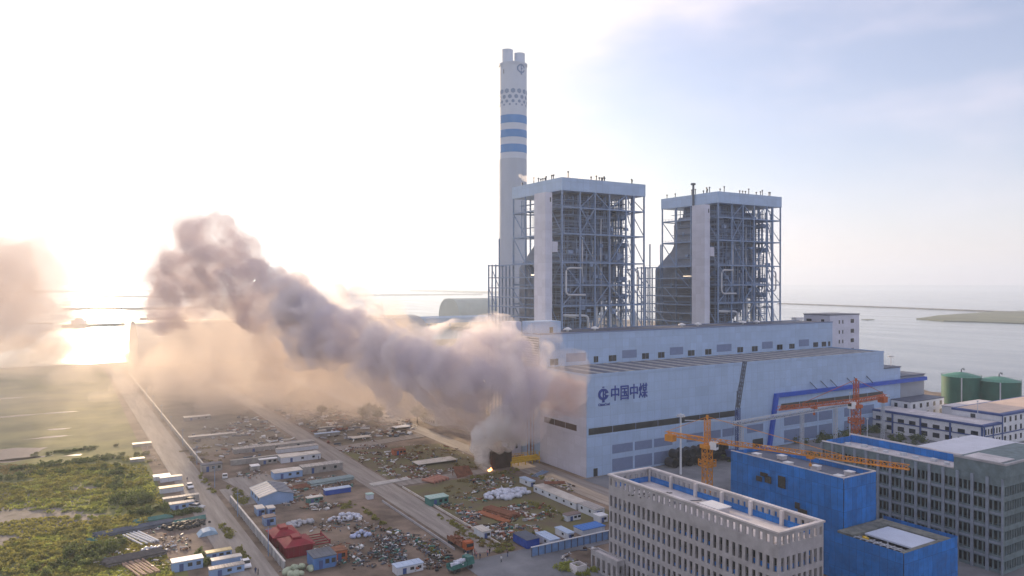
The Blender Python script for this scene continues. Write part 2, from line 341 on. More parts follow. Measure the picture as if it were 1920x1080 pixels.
# ------------------------------------------------------------------ turbine hall
HX0, HX1, HY0, HY1 = 162.8, 342.8, 215.2, 245.4; HT = 36.6; UT = 49.8
hall = thing('turbine_hall', 'huge white clad turbine hall with blue writing and a long dark strip window', 'building', (HX0, HY0, 0))
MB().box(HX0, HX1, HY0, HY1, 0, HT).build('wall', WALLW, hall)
# end wall sheet coloured lighter for the sky glow on it, 3 cm proud
MB().box(HX0-0.06, HX0-0.01, HY0+0.02, HY1-0.02, 0.02, HT-0.02).build('end_wall', WALLE, hall)['label'] = 'end wall coloured paler for the sky glow, behind brown smoke'
MB().box(HX0-.15, HX1+.15, HY0-.15, HY0+.25, HT, HT+.7).box(HX0-.15, HX0+.25, HY0+.25, HY1, HT, HT+.7).box(HX1-.25, HX1+.15, HY0+.25, HY1, HT, HT+.7).build('parapet', WALLW, hall)
MB().box(HX0+.3, HX1-.3, HY0+.3, HY1, HT+.02, HT+.25).build('roof', GREYROOF, hall)
ribm = mat('translucent_roof_strip', (0.34, 0.35, 0.36), 0.5, 0.2, 0.5, c2=(0.46, 0.46, 0.46))
x = HX0 + 9
while x < HX1 - 4:
    MB().prismy([(x-.9, HT+.26), (x+.9, HT+.26), (x+.7, HT+.5), (x, HT+.62), (x-.7, HT+.5)], HY0+1.5, HY1-1.5).build('skylight', ribm, hall)
    x += 7.4
# long window strip on the front: seven panes between slim mullions
xa, xb = HX0+.8, 241.4; npn = 7
for i in range(npn):
    a = xa + (xb-xa)*i/npn; c = xa + (xb-xa)*(i+1)/npn
    wn_ = MB().box(a+.1, c-.1, HY0-.02, HY0+.1, 15.3, 17.7).build('window', DARK, hall)
    MB().box(c-.1, c+.1, HY0-.1, HY0-.001, 15.3, 17.7).build('mullion', LOUV, wn_)
ya, yb = 221.0, 242.6
for i in range(3):
    a = ya + (yb-ya)*i/3; c = ya + (yb-ya)*(i+1)/3
    MB().box(HX0-.09, HX0+.1, a+.1, c-.1, 15.9, 18.1).build('window', mat('reddish_glass', (0.07, 0.04, 0.035), 0.3, 0.4, 0.4), hall)
# louvre panels
for (xs, xe) in [(174.6, 184.4), (185.4, 194.0), (195.0, 204.5), (212, 221), (222, 231), (232, 239), (246.5, 256.5)]:
    MB().box(xs, xe, HY0-.05, HY0+.1, 7.4, 10.6).build('louvre', LOUV, hall)
    if xe < 206: MB().box(xs, xe, HY0-.05, HY0+.1, .8, 5.4).build('louvre', LOUV, hall)
for (xs, xe) in [(270, 281), (282, 292.5), (293.5, 303), (312, 323), (324, 335)]:
    MB().box(xs, xe, HY0-.05, HY0+.1, 8.2, 12.2).build('louvre', LOUV, hall)
    MB().box(xs, xe, HY0-.05, HY0+.1, .8, 6.2).build('louvre', LOUV, hall)
MB().box(250, 256.5, HY0-.06, HY0+.1, 0.2, 4.4).build('door', DARK, hall)
MB().box(HX0-.05+3.2, HX0+5.0, HY0-.07, HY0+.1, .1, 3).build('door', DARK, hall)
# strip of long windows inside the blue portal
for i in range(6):
    a = 268 + i*12.4; MB().box(a, a+12.1, HY0-.05, HY0+.1, 15.5, 17.9).build('window', mat('portal_glass', (0.05, 0.05, 0.045), 0.35, 0.4, 0.3), hall)
# upper hall
UY0, UY1, UX1 = HY1+.02, 266.0, 345.7
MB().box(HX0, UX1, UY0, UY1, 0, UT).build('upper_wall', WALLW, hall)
MB().box(HX0-.2, UX1+.2, UY0-.2, UY0+.3, UT, UT+.5).box(HX0-.2, UX1+.2, UY1-.3, UY1+.2, UT, UT+.5).box(HX0-.2, HX0+.3, UY0+.3, UY1-.3, UT, UT+.5).build('upper_parapet', LOUV, hall)
MB().box(HX0+.3, UX1, UY0+.3, UY1-.3, UT+.01, UT+.2).build('upper_roof', GREYROOF, hall)
sc3 = lambda v: 960 + v/3.0
for a, c in [(215,260),(460,485),(545,587),(732,770),(822,858),(990,1027),(1087,1122),(1268,1300),(1350,1382),(1492,1522)]:
    xs, xe = onY(sc3(a), UY0), onY(sc3(c), UY0)
    wn_ = MB().box(xs, xe, UY0-.05, UY0+.2, 37.5, 40.0).build('window', DARK, hall)
    MB().box((xs+xe)/2-.06, (xs+xe)/2+.06, UY0-.12, UY0-.051, 37.5, 40).build('mullion', LOUV, wn_)
for a, c in [(1457,1467),(1480,1490),(1525,1534),(1541,1549),(1553,1557)]:
    xs, xe = onY(a, UY0), onY(c, UY0); MB().box(xs, xe, UY0-.05, UY0+.2, 37.6, 40.0).build('window', DARK, hall)
for a, c in [(sc3(305),sc3(415)),(sc3(620),sc3(702)),(sc3(888),sc3(963)),(sc3(1152),sc3(1235)),(sc3(1407),sc3(1467)),(1498,1517)]:
    MB().box(onY(a, UY0), onY(c, UY0), UY0-.04, UY0+.2, 38.4, 41.8).build('louvre', LOUV, hall)
# slatted end of the upper hall
MB().box(HX0-.3, HX0-.02, UY0+1, 257.5, 36.7, UT-1).build('louvre', STEELD, hall)
sl_ = MB()
for i in range(13): sl_.box(HX0-.75, HX0-.31, UY0+.6, 257.6, 37+i*.95, 37.45+i*.95)
sl_.build('end_slats', PALE, hall)
# roof house and stair tower at the end
MB().box(HX0-.4, HX0+13.5, 250.5, 258, UT+.21, UT+5).build('roof_house', WALLW, hall)
MB().box(HX0+8, HX0+9.6, 250.4, 250.6, UT+.3, UT+2.6).build('door', DARK, hall)
# signs on the front: emblem and characters
def text_mesh(body, size, name, parent, m, depth_=0.12):
    cu = bpy.data.curves.new('lettering', 'FONT'); cu.body = body; cu.size = size; cu.extrude = depth_; cu.offset = 0.045
    o = bpy.data.objects.new('lettering', cu); COL.objects.link(o); bpy.context.view_layer.update()
    me = bpy.data.meshes.new_from_object(o.evaluated_get(bpy.context.evaluated_depsgraph_get()))
    bpy.data.objects.remove(o); bpy.data.curves.remove(cu)
    me.materials.clear(); me.materials.append(m); r_ = bpy.data.objects.new(name, me); COL.objects.link(r_)
    return r_
def emblem(m_, cx, cz, s, y, wrap=None):
    """ring open to the right, a vertical bar through it and a short inner hook"""
    def put(poly):
        mm = MB().prismy([(cx+a*s, cz+b*s) for a, b in poly], y, y+.18); return mm
    mb = MB()
    def arc(r0, r1, a0, a1, k=22):
        for i in range(k):
            t0, t1 = R(a0+(a1-a0)*i/k), R(a0+(a1-a0)*(i+1)/k)
            q = put([(r0*math.cos(t0), r0*.86*math.sin(t0)), (r1*math.cos(t0), r1*.86*math.sin(t0)), (r1*math.cos(t1), r1*.86*math.sin(t1)), (r0*math.cos(t1), r0*.86*math.sin(t1))]); mb.add(q.v, q.f)
    arc(.56, 1.0, 12, 348)
    for pl_ in ([(-.17, .98), (.17, .98), (.17, 1.15), (-.17, 1.15)], [(-.22, -1.2), (.22, -1.2), (.22, -.8), (-.22, -.8)], [(-.1, -.56), (.1, -.56), (.1, .56), (-.1, .56)],
                [(.1, -.08), (.34, -.08), (.34, .08), (.1, .08)], [(.3, -.34), (.42, -.34), (.42, .34), (.3, .34)], [(.42, .18), (.6, .18), (.6, .34), (.42, .34)], [(.42, -.34), (.6, -.34), (.6, -.18), (.42, -.18)]):
        q = put(pl_); mb.add(q.v, q.f)
    return mb
SIGN = mat('sign_blue', (0.012, 0.05, 0.30), 0.5, 0.1, 1)
emblem(None, 170.4, 29.6, 2.45, HY0-.2).build('emblem', SIGN, hall)
tx = text_mesh('中国中煤', 5.3, 'lettering', hall, SIGN)
tx.rotation_euler = (R(90), 0, 0); tx.location = (173.6, HY0-.15, 27.4); 
bb = [Vector(c) for c in tx.bound_box]; wx = max(c.x for c in bb) - min(c.x for c in bb); tx.scale = (17.6/wx, 1.12, 1)
tx.parent = hall; tx.matrix_parent_inverse = Matrix.Translation(-hall.location)
tx = text_mesh('ChinaCoal', 1.25, 'lettering', hall, SIGN, .06)
tx.rotation_euler = (R(90), 0, 0); tx.location = (168.0, HY0-.12, 25.5); tx.parent = hall; tx.matrix_parent_inverse = Matrix.Translation(-hall.location)
# blue portal frame
por = thing('portal_frame', 'deep blue steel band rising and bending right along the front of the hall', 'portal', (260, 213.5, 0))
MB().add([(258.8,213.9,0),(260.6,213.9,0),(265.4,213.9,22.8),(263.3,213.9,22.8),(258.8,215.1,0),(260.6,215.1,0),(265.4,215.1,22.8),(263.3,215.1,22.8)],
         [(0,3,2,1),(4,5,6,7),(0,1,5,4),(1,2,6,5),(2,3,7,6),(3,0,4,7)]).build('leg', BLUEP, por)
MB().box(265.4, 378, 213.9, 215.1, 21.0, 22.8).build('beam', BLUEP, por)
for px in (1531, 1551, 1569, 1600, 1613, 1636):
    X = onY(px, 214); MB().bar((X, 213.7, 22.9), (X+.6, 214.6, 27.5) if False else (X-3.2, 214.9, 26.2), .28).build('stay', STEELD, por)
# canopy roof right of the hall and the low office annex
anx = thing('hall_extension', 'white clad lower extension at the right end of the turbine hall', 'building', (343, 216, 0))
MB().box(342.9, 358, 216, 246, 0, 28.5).build('wall', WALLW, anx); MB().box(342.9, 358.4, 215.7, 246.3, 28.5, 29).build('roof', GREYROOF, anx)
MB().box(358.1, 379, 216, 242, 13.2, 23.6).build('upper_wall', mat('grey_canopy', (0.30, 0.33, 0.38), 0.6, 0.1, 0.2), anx); MB().box(358.1, 379.4, 215.6, 242.4, 23.6, 24.1).build('upper_roof', GREYROOF, anx)
# ---- helpers for windowed blocks
def windows_x(parent, x, y0, y1, nz_, nb, z0, pitch, hw, hh, m=DARK, out_=-1):
    """windows on a wall that faces -X at x"""
    for r_ in range(nz_):
        for i in range(nb):
            yc = y0 + (y1-y0)*(i+.5)/nb; z = z0 + r_*pitch
            MB().box(x-.04, x+.1, yc-hw/2, yc+hw/2, z, z+hh).build('window', m, parent)
def windows_y(parent, y, x0, x1, nz_, nb, z0, pitch, hw, hh, m=DARK):
    for r_ in range(nz_):
        for i in range(nb):
            xc = x0 + (x1-x0)*(i+.5)/nb; z = z0 + r_*pitch
            MB().box(xc-hw/2, xc+hw/2, y-.04, y+.1, z, z+hh).build('window', m, parent)
off = thing('office_block', 'white office block with square windows under the grey canopy right of the turbine hall', 'building', (358, 203, 0))
ox0 = 350.0
MB().box(ox0, 379, 206, 215.8, 0, 13).build('wall', CONT if False else WHITE, off)
MB().box(ox0-.2, 379.2, 205.8, 215.9, 13, 13.4).build('roof', GREYROOF, off)
windows_y(off, 206, ox0, 379, 3, 5, 1.6, 4.1, 1.9, 2.1); windows_x(off, ox0, 206, 215.8, 3, 2, 1.6, 4.1, 1.6, 2.1)
# stair tower beyond the right end
stt = thing('stair_tower', 'white square tower with small paired windows rising above the right end of the turbine hall', 'tower', (346, 247, 0))
MB().box(346, 371, 247, 263, 0, 53.4).build('wall', WALLE, stt); MB().box(345.7, 371.3, 246.7, 263.3, 53.4, 53.9).build('roof', GREYROOF, stt)
MB().box(345.93, 346.1, 258.2, 261.4, 49, 51.2).build('window', DARK, stt); MB().box(345.93, 346.1, 250.5, 252.3, 49, 51.2).build('window', DARK, stt)
for z in (48.8, 43.5, 38.4, 33.2):
    for xx in (353.3, 356.3): MB().box(xx, xx+.9, 246.95, 247.1, z, z+1.9).build('window', DARK, stt)
    MB().box(363.5, 366.3, 246.95, 247.1, z+.2, z+2.3).build('window', DARK, stt)
# stair tower at the left, behind the smoke
st2 = thing('stair_tower', 'slim white stair tower with dark windows beside the smoke at the left hall end', 'tower', (156, 259, 0))
MB().box(157.5, 162.2, 258.4, 266, 0, 54.5).build('wall', WALLE, st2)
for k in range(9): MB().box(157.45, 157.6, 260.2, 261.6, 3+k*5.4, 5.2+k*5.4).build('window', DARK, st2)
for k in range(9): MB().box(159.4, 160.4, 258.35, 258.5, 3+k*5.4, 5.2+k*5.4).build('window', DARK, st2)
pst = thing('ladder_tower', 'slim red brown steel ladder tower beside the end wall of the hall', 'tower', (160, 250, 0))
for X in (160.2, 161.8):
    for Y in (248.5, 250.5): MB().box(X-.12, X+.12, Y-.12, Y+.12, 0, 36).build('post', RUST, pst)
rg = MB()
for k in range(24): rg.box(160.33, 161.67, 248.4, 248.55, 1+k*1.5, 1.12+k*1.5)
rg.build('rung', RUST, pst)
# roof vents
for i, px in enumerate((1067, 1118, 1270, 1300, 1384, 1410)):
    x = onY(px, 254 if i < 2 else 258); v = MB().tube([(x, 255, UT+.21), (x, 255, UT+1)], .5, 10).tube([(x, 255, UT+1), (x, 255, UT+1.35), (x, 255, UT+2.0)], 1, 12, radii=[1.8, 1.6, .3]).build('roof_vent', WHITE)
    tag(v, 'small white mushroom vent on the flat roof of the upper hall', 'vent', 'mushroom vents on the upper roof')
ant = thing('roof_cabinet', 'small white air unit on legs near the right end of the upper roof', 'air unit', (330, 255, UT+.2))
MB().box(328, 334, 254, 257, UT+1.4, UT+2.6).build('casing', WHITE, ant)
for X in (328.6, 333.4): MB().box(X-.1, X+.1, 255, 255.2, UT+.2, UT+1.4).build('leg', STEEL, ant)
# ------------------------------------------------------------------ boiler houses
BW, BD, BZ1, BZ0 = 47.5, 41.0, 117.0, 111.3
def boiler(ox, oy, label, seed):
    r_ = random.Random(seed)
    B = thing('boiler_house', label, 'boiler house', (ox, oy, 0), 'open steel boiler houses behind the turbine hall', absolute=False)
    cap = MB().box(-.5, BW+.5, -.5, BD+.5, BZ0, BZ1).build('roof_cap', WALLW, B)
    MB().box(.3, BW-.3, .3, BD-.3, BZ1+.01, BZ1+.15).build('roof_deck', GREYROOF, cap)
    cols = [0, 9.8, 18.2, 26.6, 36.4, 41, BW]; rows = [0, 9, 19, 30, BD]
    for i, x in enumerate(cols):
        for j, y in enumerate(rows):
            if 0 < i < 5 and 0 < j < 4: continue
            wdt = .9 if i == 5 else .62
            MB().box(x-wdt/2, x+wdt/2, y-wdt/2, y+wdt/2, 0, BZ0-.01).build('column', STEEL, B)
    lv = [60.3, 69.5, 79.6, 92.4, 104.2]
    for z in lv:
        p = MB()
        for y in rows: p.box(0, BW, y-.3, y+.3, z-.5, z+.1)
        for x in cols[::1]: p.box(x-.25, x+.25, 0, BD, z-.45, z+.15)
        p.box(.4, 36, .4, 4.0, z+.16, z+.3); p.box(.3, 4, 4.1, BD-.3, z+.16, z+.3); p.box(30, 41, 4.1, BD-.5, z+.16, z+.3)
        p.build('platform', STEEL, B)
        rl = MB()
        for a, c in (((0, -.1), (BW-6, -.1)), ((-.1, 0), (-.1, BD))):
            for dz in (.6, 1.1): rl.bar((a[0], a[1], z+.16+dz), (c[0], c[1], z+.16+dz), .07)
            k = 16
            for q in range(k+1): xx = a[0]+(c[0]-a[0])*q/k; yy = a[1]+(c[1]-a[1])*q/k; rl.bar((xx, yy, z+.16), (xx, yy, z+1.26), .07)
        rl.build('railing', STEEL, B)
    # minor galleries between the levels
    for z in (54, 57, 64.5, 74, 83.5, 87.8, 96.5, 100.3, 107.5):
        p = MB(); x1_ = r_.choice([30, 36, 41]); y0_ = r_.uniform(2, 5)
        p.box(r_.uniform(2, 8), x1_, y0_, y0_+1.8, z, z+.18); p.box(.8+r_.uniform(0, 1), 3.2, 4, r_.uniform(20, 38), z, z+.18); p.box(36.7, 40.6, 5, 36, z, z+.18)
        p.bar((5, y0_, z+1.1), (x1_, y0_, z+1.1), .08); p.bar((1, 4, z+1.1), (1, 30, z+1.1), .08)
        p.build('gallery', STEEL, B)
    # bracing
    zl = [48] + lv + [BZ0]
    for k in range(len(zl)-1):
        za, zb = zl[k], zl[k+1]
        pat = {0: [(2, 3), (4, 3)], 1: [(0, 1), (2, 3), (4, 3)], 2: [(3, 2), (1, 0)], 3: [(2, 1), (3, 4)], 4: [(2, 1), (1, 2)], 5: [(1, 2), (3, 2), (3, 4)]}[k]
        for a, c in pat:
            MB().bar((cols[a], -.1, za), (cols[c], -.1, zb), .38).build('brace', STEEL, B)
        if k % 2 == 0 or k == 3:
            for a, c in ((0, 1), (3, 4)) if k != 2 else ((2, 3), (1, 0)):
                MB().bar((-.1, rows[a], za), (-.1, rows[c], zb), .36).build('brace', STEEL, B)
        for a, c in ((0, 1), (2, 3)): MB().bar((BW, rows[a], za), (BW, rows[c], zb), .3).build('brace', STEEL, B)
        MB().bar((cols[5], 0, za), (cols[4], 0, zb), .3).build('brace', STEEL, B)
    # furnace body hung in the frame
    MB().box(6.5, 27, 6, 31, 57, BZ0-.02).build('furnace', BODY, B)
    MB().box(27.2, 35, 8, 30, 62, 95).build('furnace', BODY, B)
    MB().box(6.6, 33, 7, 32, 95.1, 108).build('penthouse', BODY, B)
    bs = MB()
    for z in range(59, 110, 3): bs.box(6.2, 27.3, 5.7, 5.98, z, z+.7); bs.box(6.2, 6.48, 6, 31, z, z+.7)
    bs.build('buckstay', STEEL, B)
    MB().add([(7, 7, 57), (27, 7, 57), (27, 30, 57), (7, 30, 57), (14, 15, 46), (20, 15, 46), (20, 22, 46), (14, 22, 46)],
             [(0,1,2,3), (7,6,5,4), (0,4,5,1), (1,5,6,2), (2,6,7,3), (3,7,4,0)]).build('hopper', STEELD, B)
    # bunker and duct block at the back
    MB().prismx([(20, 0), (50, 0), (50, 78), (37, 88), (35, 91), (35, 102), (31, 106), (20, 106)], 3 if ox > 250 else 9, 30).build('duct', HAZYSTEEL, B)
    # big pipes with bends
    def pipe(pts, rr=.55):
        rr *= .72
        q = []; pts = [Vector(p) for p in pts]
        for i, p in enumerate(pts):
            if 0 < i < len(pts)-1:
                a = (pts[i-1]-p).normalized()*min(2.2, (pts[i-1]-p).length*.45); c = (pts[i+1]-p).normalized()*min(2.2, (pts[i+1]-p).length*.45)
                for t in (0, .25, .5, .75, 1): q.append(p + a*(1-t)**2 + c*t**2)
            else: q.append(p)
        MB().tube(q, rr, 8).build('steam_pipe', PALE, B, smooth=True)
    pipe([(10, -.9, 77), (1.5, -1, 77), (1.5, -1, 65), (12, -1, 65)], .55)
    pipe([(9, 2, 55), (1, 1.5, 56), (15, .8, 55.5), (15, .8, 44)], .8)
    pipe([(26, 1, 58), (33, 1, 58), (33, 1, 44)], .7); pipe([(20, 1, 60), (20, 1, 44)], .6); pipe([(23, 1.5, 62), (23, 1.5, 44)], .5); pipe([(28.5, 1.5, 60), (28.5, 1.5, 44)], .7)
    pipe([(36, 2, 57.5), (43, 1, 57.5), (43, 1, 44)], .8); pipe([(38, 1, 76.5), (44.5, .5, 77), (44.5, .5, 66), (37, 1, 66)], .6)
    pipe([(12, 1.2, 91), (12, 1.2, 70)], .5); pipe([(24, 3, 100), (24, 3, 60)], .6); pipe([(20, 4, 90), (20, 4, 62)], .5); pipe([(31, 5, 91), (31, 5, 48)], .7)
    pipe([(35, 6, 103), (35, 6, 50)], .6); pipe([(38.5, 12, 108), (38.5, 12, 48)], .7); pipe([(-.6, 24, 74), (-.6, 12, 74), (-.6, 12, 50)], .6)
    hb = MB()
    for z in [48+2.3*i for i in range(27)]:
        hb.bar((0 if z > 60 else 4, 5.4, z), (40.5, 5.4, z), .2).bar((5.6, 2, z), (5.6, 30, z), .2)
    for x in [3+2.1*i for i in range(18)]: hb.bar((x, 5.3, 48), (x, 5.3, 110), .16)
    hb.build('secondary_steelwork', STEEL, B)
    # dense small pipework, hangers and cable trays
    pw = MB()
    for _ in range(520):
        x = r_.uniform(2, 40); y = r_.choice([r_.uniform(.6, 5.5), r_.uniform(.6, 5.5), r_.uniform(6, 36)]); z = r_.uniform(46, 106)
        if y > 5.5 and x < 34: x = r_.choice([r_.uniform(.8, 5.8), r_.uniform(35.5, 40.5)])
        k = r_.random(); w_ = r_.uniform(.12, .32)
        if k < .45: pw.bar((x, y, z), (x, y, min(z+r_.uniform(4, 20), 110)), w_)
        elif k < .75: pw.bar((x, y, z), (min(x+r_.uniform(3, 12), 42), y, z), w_)
        elif k < .9: pw.bar((x, y, z), (x, y+r_.uniform(3, 9), z), w_)
        else: pw.obox((x, y, z), (r_.uniform(1, 3), r_.uniform(1, 2), r_.uniform(1, 2.5)))
    for _ in range(150):     # open lattice at the right-hand bays
        x = r_.uniform(33, 41); y = r_.uniform(0, BD); z = r_.uniform(60, 108)
        k = r_.random()
        if k < .5: pw.bar((x, y, z), (x, y, min(z+r_.uniform(3, 12), 110)), r_.uniform(.2, .5))
        else: pw.bar((x, y, z), (min(x+r_.uniform(3, 7), 41.5), y+r_.uniform(-2, 2), z+r_.choice([0, 0, 3, -3])), r_.uniform(.15, .4))
    pwo = pw.build('pipework', STEEL, B); pwo['kind'] = 'stuff'
    # drum with rounded windows-like openings seen on the right bays
    for z, x in ((101, 37), (88, 38), (72, 37.5), (64, 38)):
        MB().tube([(x, 2, z), (x, 14, z)], 1.3, 12).build('drum', STEEL, B, smooth=True)
    # elevator shaft
    sh = MB().box(-7.8, -4.2, 1.6, 10.6, 0, 110.2).build('elevator_shaft', WALLE, B)
    MB().box(-5.4, -4.8, 1.55, 1.65, 106, 108).build('window', DARK, sh)
    for z in lv: MB().box(-4.19, -.2, 3, 5, z+.16, z+.4).build('bridge', STEEL, B)
    MB().box(-4.18, -1.5, 1.2, 4.5, 84, 88.6).build('lift_lobby', WALLE, B)
    # lower coal bunker frame behind, open levels
    cy = [BD+3.5, BD+7, BD+10.5, BD+14]
    for y in cy:
        for x in (-6, 2, 31): MB().box(x-.28, x+.28, y-.28, y+.28, 0, 79.5 if y > BD+4 else 92).build('column', STEEL, B)
    for z in (50, 54.5, 59, 63.5, 68, 73, 79):
        p = MB().box(-6.2, -5.8, 11, BD+14, z-.3, z+.1).box(-6.2, 3, BD+13.8, BD+14.2, z-.3, z+.1).box(-6, -.5, 11.2, BD+14, z+.12, z+.2)
        p.bar((-6, 11, z+1.2), (-6, BD+14, z+1.2), .08); p.build('platform', STEEL, B)
    for k, z in enumerate((48, 59, 68)):
        MB().bar((-6, cy[k % 2], z), (-6, cy[k % 2+2], z+9), .3).build('brace', STEEL, B); MB().bar((-6, 30-8*k, z), (-6, 41-8*k, z+9), .3).build('brace', STEEL, B)
    # roof vents and exhaust stubs
    for i in range(20):
        t = r_.random(); x, y = (r_.uniform(1, BW-1), 1.5) if i > 8 else (1.5, r_.uniform(2, BD-2))
        h_ = r_.choice([1.2, 1.8, 2.6]); MB().tube([(x, y, BZ1+.16), (x, y, BZ1+h_)], .22, 8).tube([(x, y, BZ1+h_), (x, y, BZ1+h_+.6)], .42, 8).build('exhaust_stub', STEELD, B)
    return B
B1 = boiler(190.7, 270, 'nearer of two open steel boiler houses, standing right in front of the chimney', 3)
B2 = boiler(287.8, 270, 'farther of two open steel boiler houses, with a tall exhaust pole on its left', 5)
MB().box(-1.2, -.6, 16, 17, 40, BZ1+5).box(-1.9, -.1, 15.6, 17.4, BZ1+5, BZ1+6).build('exhaust_pole', STEELD, B2)

# ------------------------------------------------------------------ chimney
CX, CY, CD = 271.5, 443.4, 520.0
zc = lambda y: 221.5 - (y-124)*CD/FPX
ch = thing('chimney', 'tall round white chimney with blue hexagons, three blue bands and two flues', 'chimney', (CX, CY, 0))
CHW = mat('chimney_white', (0.50, 0.58, 0.70), 0.7, 0.05, 0.05); CHG = mat('chimney_bare_concrete', (0.38, 0.45, 0.56), 0.85, 0.12, 0.06, stretch=(1, 1, .3))
CHB = mat('chimney_band_blue', (0.04, 0.22, 0.55), 0.6, 0.08, 0.1)
rad = lambda z: 9.55 + max(0, (115-z))**1.5*0.0021
def seg(z0, z1, m, name, dr=0.0, k=1):
    mb = MB(); q = []
    k = max(1, int((z1-z0)/10)); zs = [z0+(z1-z0)*i/k for i in range(k+1)]
    mb.tube([(CX, CY, z) for z in zs], 1, 64, radii=[rad(z)+dr for z in zs]); return mb.build(name, m, ch, smooth=False)
seg(0, zc(300), CHG, 'base_shaft'); seg(zc(300)+.01, 221.5, CHW, 'shaft')
for a, c in ((220, 235), (247, 261), (274, 289)): MB().ring((CX, CY), zc(c), zc(a), 9.66, 9.66, 64, .2).build('band', CHB, ch)
MB().ring((CX, CY), 220.6, 222.1, 9.95, 9.95, 64, .5).build('rim', CHW, ch)
for px in (951.5, 974):
    l_ = (px-960)/FPX*CD; X, Y = CX + (l_-(962-960)/FPX*CD)*rx, CY + (l_-(962-960)/FPX*CD)*ry
    if px > 960: X += fx*3; Y += fy*3
    MB().ring((X, Y), 215, 232.3 if px < 960 else 230.6, 3.85, 3.85, 40, .35).build('flue', CHW, ch)
def on_shaft(poly, ang, z, s, name, m):
    """wrap a flat outline round the shaft"""
    n_ = len(poly); mb = MB()
    vs = []
    for rr_ in (9.5, 9.72):
        for a, b_ in poly:
            t = ang + a*s/9.6; vs.append((CX+rr_*math.cos(t), CY+rr_*math.sin(t), z+b_*s))
    return mb.add(vs, [tuple(range(n_, 2*n_))] + [(i, (i+1)%n_, (i+1)%n_+n_, i+n_) for i in range(n_)])
HEXB = mat('hexagon_blue', (0.16, 0.25, 0.42), 0.6, 0.08, 0.1)
fc = AZ + math.pi
for row, (yy, s_, off_) in enumerate(((176.5, 1.75, 0), (187, 1.5, .5), (195.5, 1.2, 0), (201.5, .75, .5))):
    for i in range(-3, 14):
        ang = fc + (i+off_)*R(26.5)
        if i > 10 or i < -3: continue
        on_shaft([(math.cos(R(60*k+30)), math.sin(R(60*k+30))) for k in range(6)], ang, zc(yy), s_, 'hexagon', HEXB).build('hexagon', HEXB, ch)
lg = MB(); la = fc + R(36)
def addw(poly): q = on_shaft(poly, la, zc(135), 3.4, '', None); lg.add(q.v, q.f)
for i in range(28):
    t0, t1 = R(14+332*i/28), R(14+332*(i+1)/28)
    addw([(.68*math.cos(t0), .62*math.sin(t0)), (1.0*math.cos(t0), .9*math.sin(t0)), (1.0*math.cos(t1), .9*math.sin(t1)), (.68*math.cos(t1), .62*math.sin(t1))])
for p_ in ([(-.14, .9), (.14, .9), (.14, 1.15), (-.14, 1.15)], [(-.18, -1.25), (.18, -1.25), (.18, -.85), (-.18, -.85)], [(-.09, -.62), (.09, -.62), (.09, .62), (-.09, .62)], [(.09, -.08), (.36, -.08), (.36, .08), (.09, .08)], [(-1.25, -1.62), (1.25, -1.62), (1.25, -1.48), (-1.25, -1.48)]): addw(p_)
lg.build('emblem', HEXB, ch)
MB().bar((CX-9.4, CY-3, 214), (CX-9.4, CY-3, 217), .3).build('aircraft_light', STEELD, ch)

# ------------------------------------------------------------------ coal sheds
def vault(x0, x1, y0, y1, h, name, label, m):
    o = thing(name, label, 'coal shed', (x0, y0, 0)); poly = []; k = 20
    for i in range(k+1):
        t = math.pi*i/k; cy_ = (y0+y1)/2; ry_ = (y1-y0)/2
        poly.append((cy_ - ry_*math.copysign(abs(math.cos(t))**.8, math.cos(t)), h*math.sin(t)**.8))
    MB().prismx(poly, x0, x1).build('roof', m, o)
    MB().box(x0-.4, x1, y0-.6, y0+1.5, 0, 4.0).build('plinth_wall', SEAC, o)
    if x0 < 100: MB().box(x0+(x1-x0)*.28, x1-20, (y0+y1)/2-24, (y0+y1)/2-20, h*.87, h*.95).build('ridge_gallery', PALE, o)
    return o
vault(59, 330, 700, 800, 36.5, 'coal_shed', 'long barrel roofed coal shed standing in the brown haze at the left', mat('shed_sheet', (0.34, 0.33, 0.33), 0.6, 0.1, 0.05))
vault(640, 930, 1235, 1325, 42, 'coal_shed', 'grey green barrel roofed coal shed on the water left of the chimney', mat('shed_green', (0.22, 0.28, 0.28), 0.6, 0.1, 0.05))
ls = thing('conveyor_gallery', 'low pale blue roofed conveyor gallery running along the far shore behind the smoke', 'conveyor', (500, 1100, 0))
MB().prismx([(1100, 6), (1112, 6), (1112, 14), (1106, 17), (1100, 14)], 420, 900).build('roof', mat('blue_roof', (0.22, 0.34, 0.50), 0.5, 0.1, 0.1), ls)
for k in range(12): MB().box(440+k*38, 442+k*38, 1105, 1107, -4, 6).build('leg', STEEL, ls)

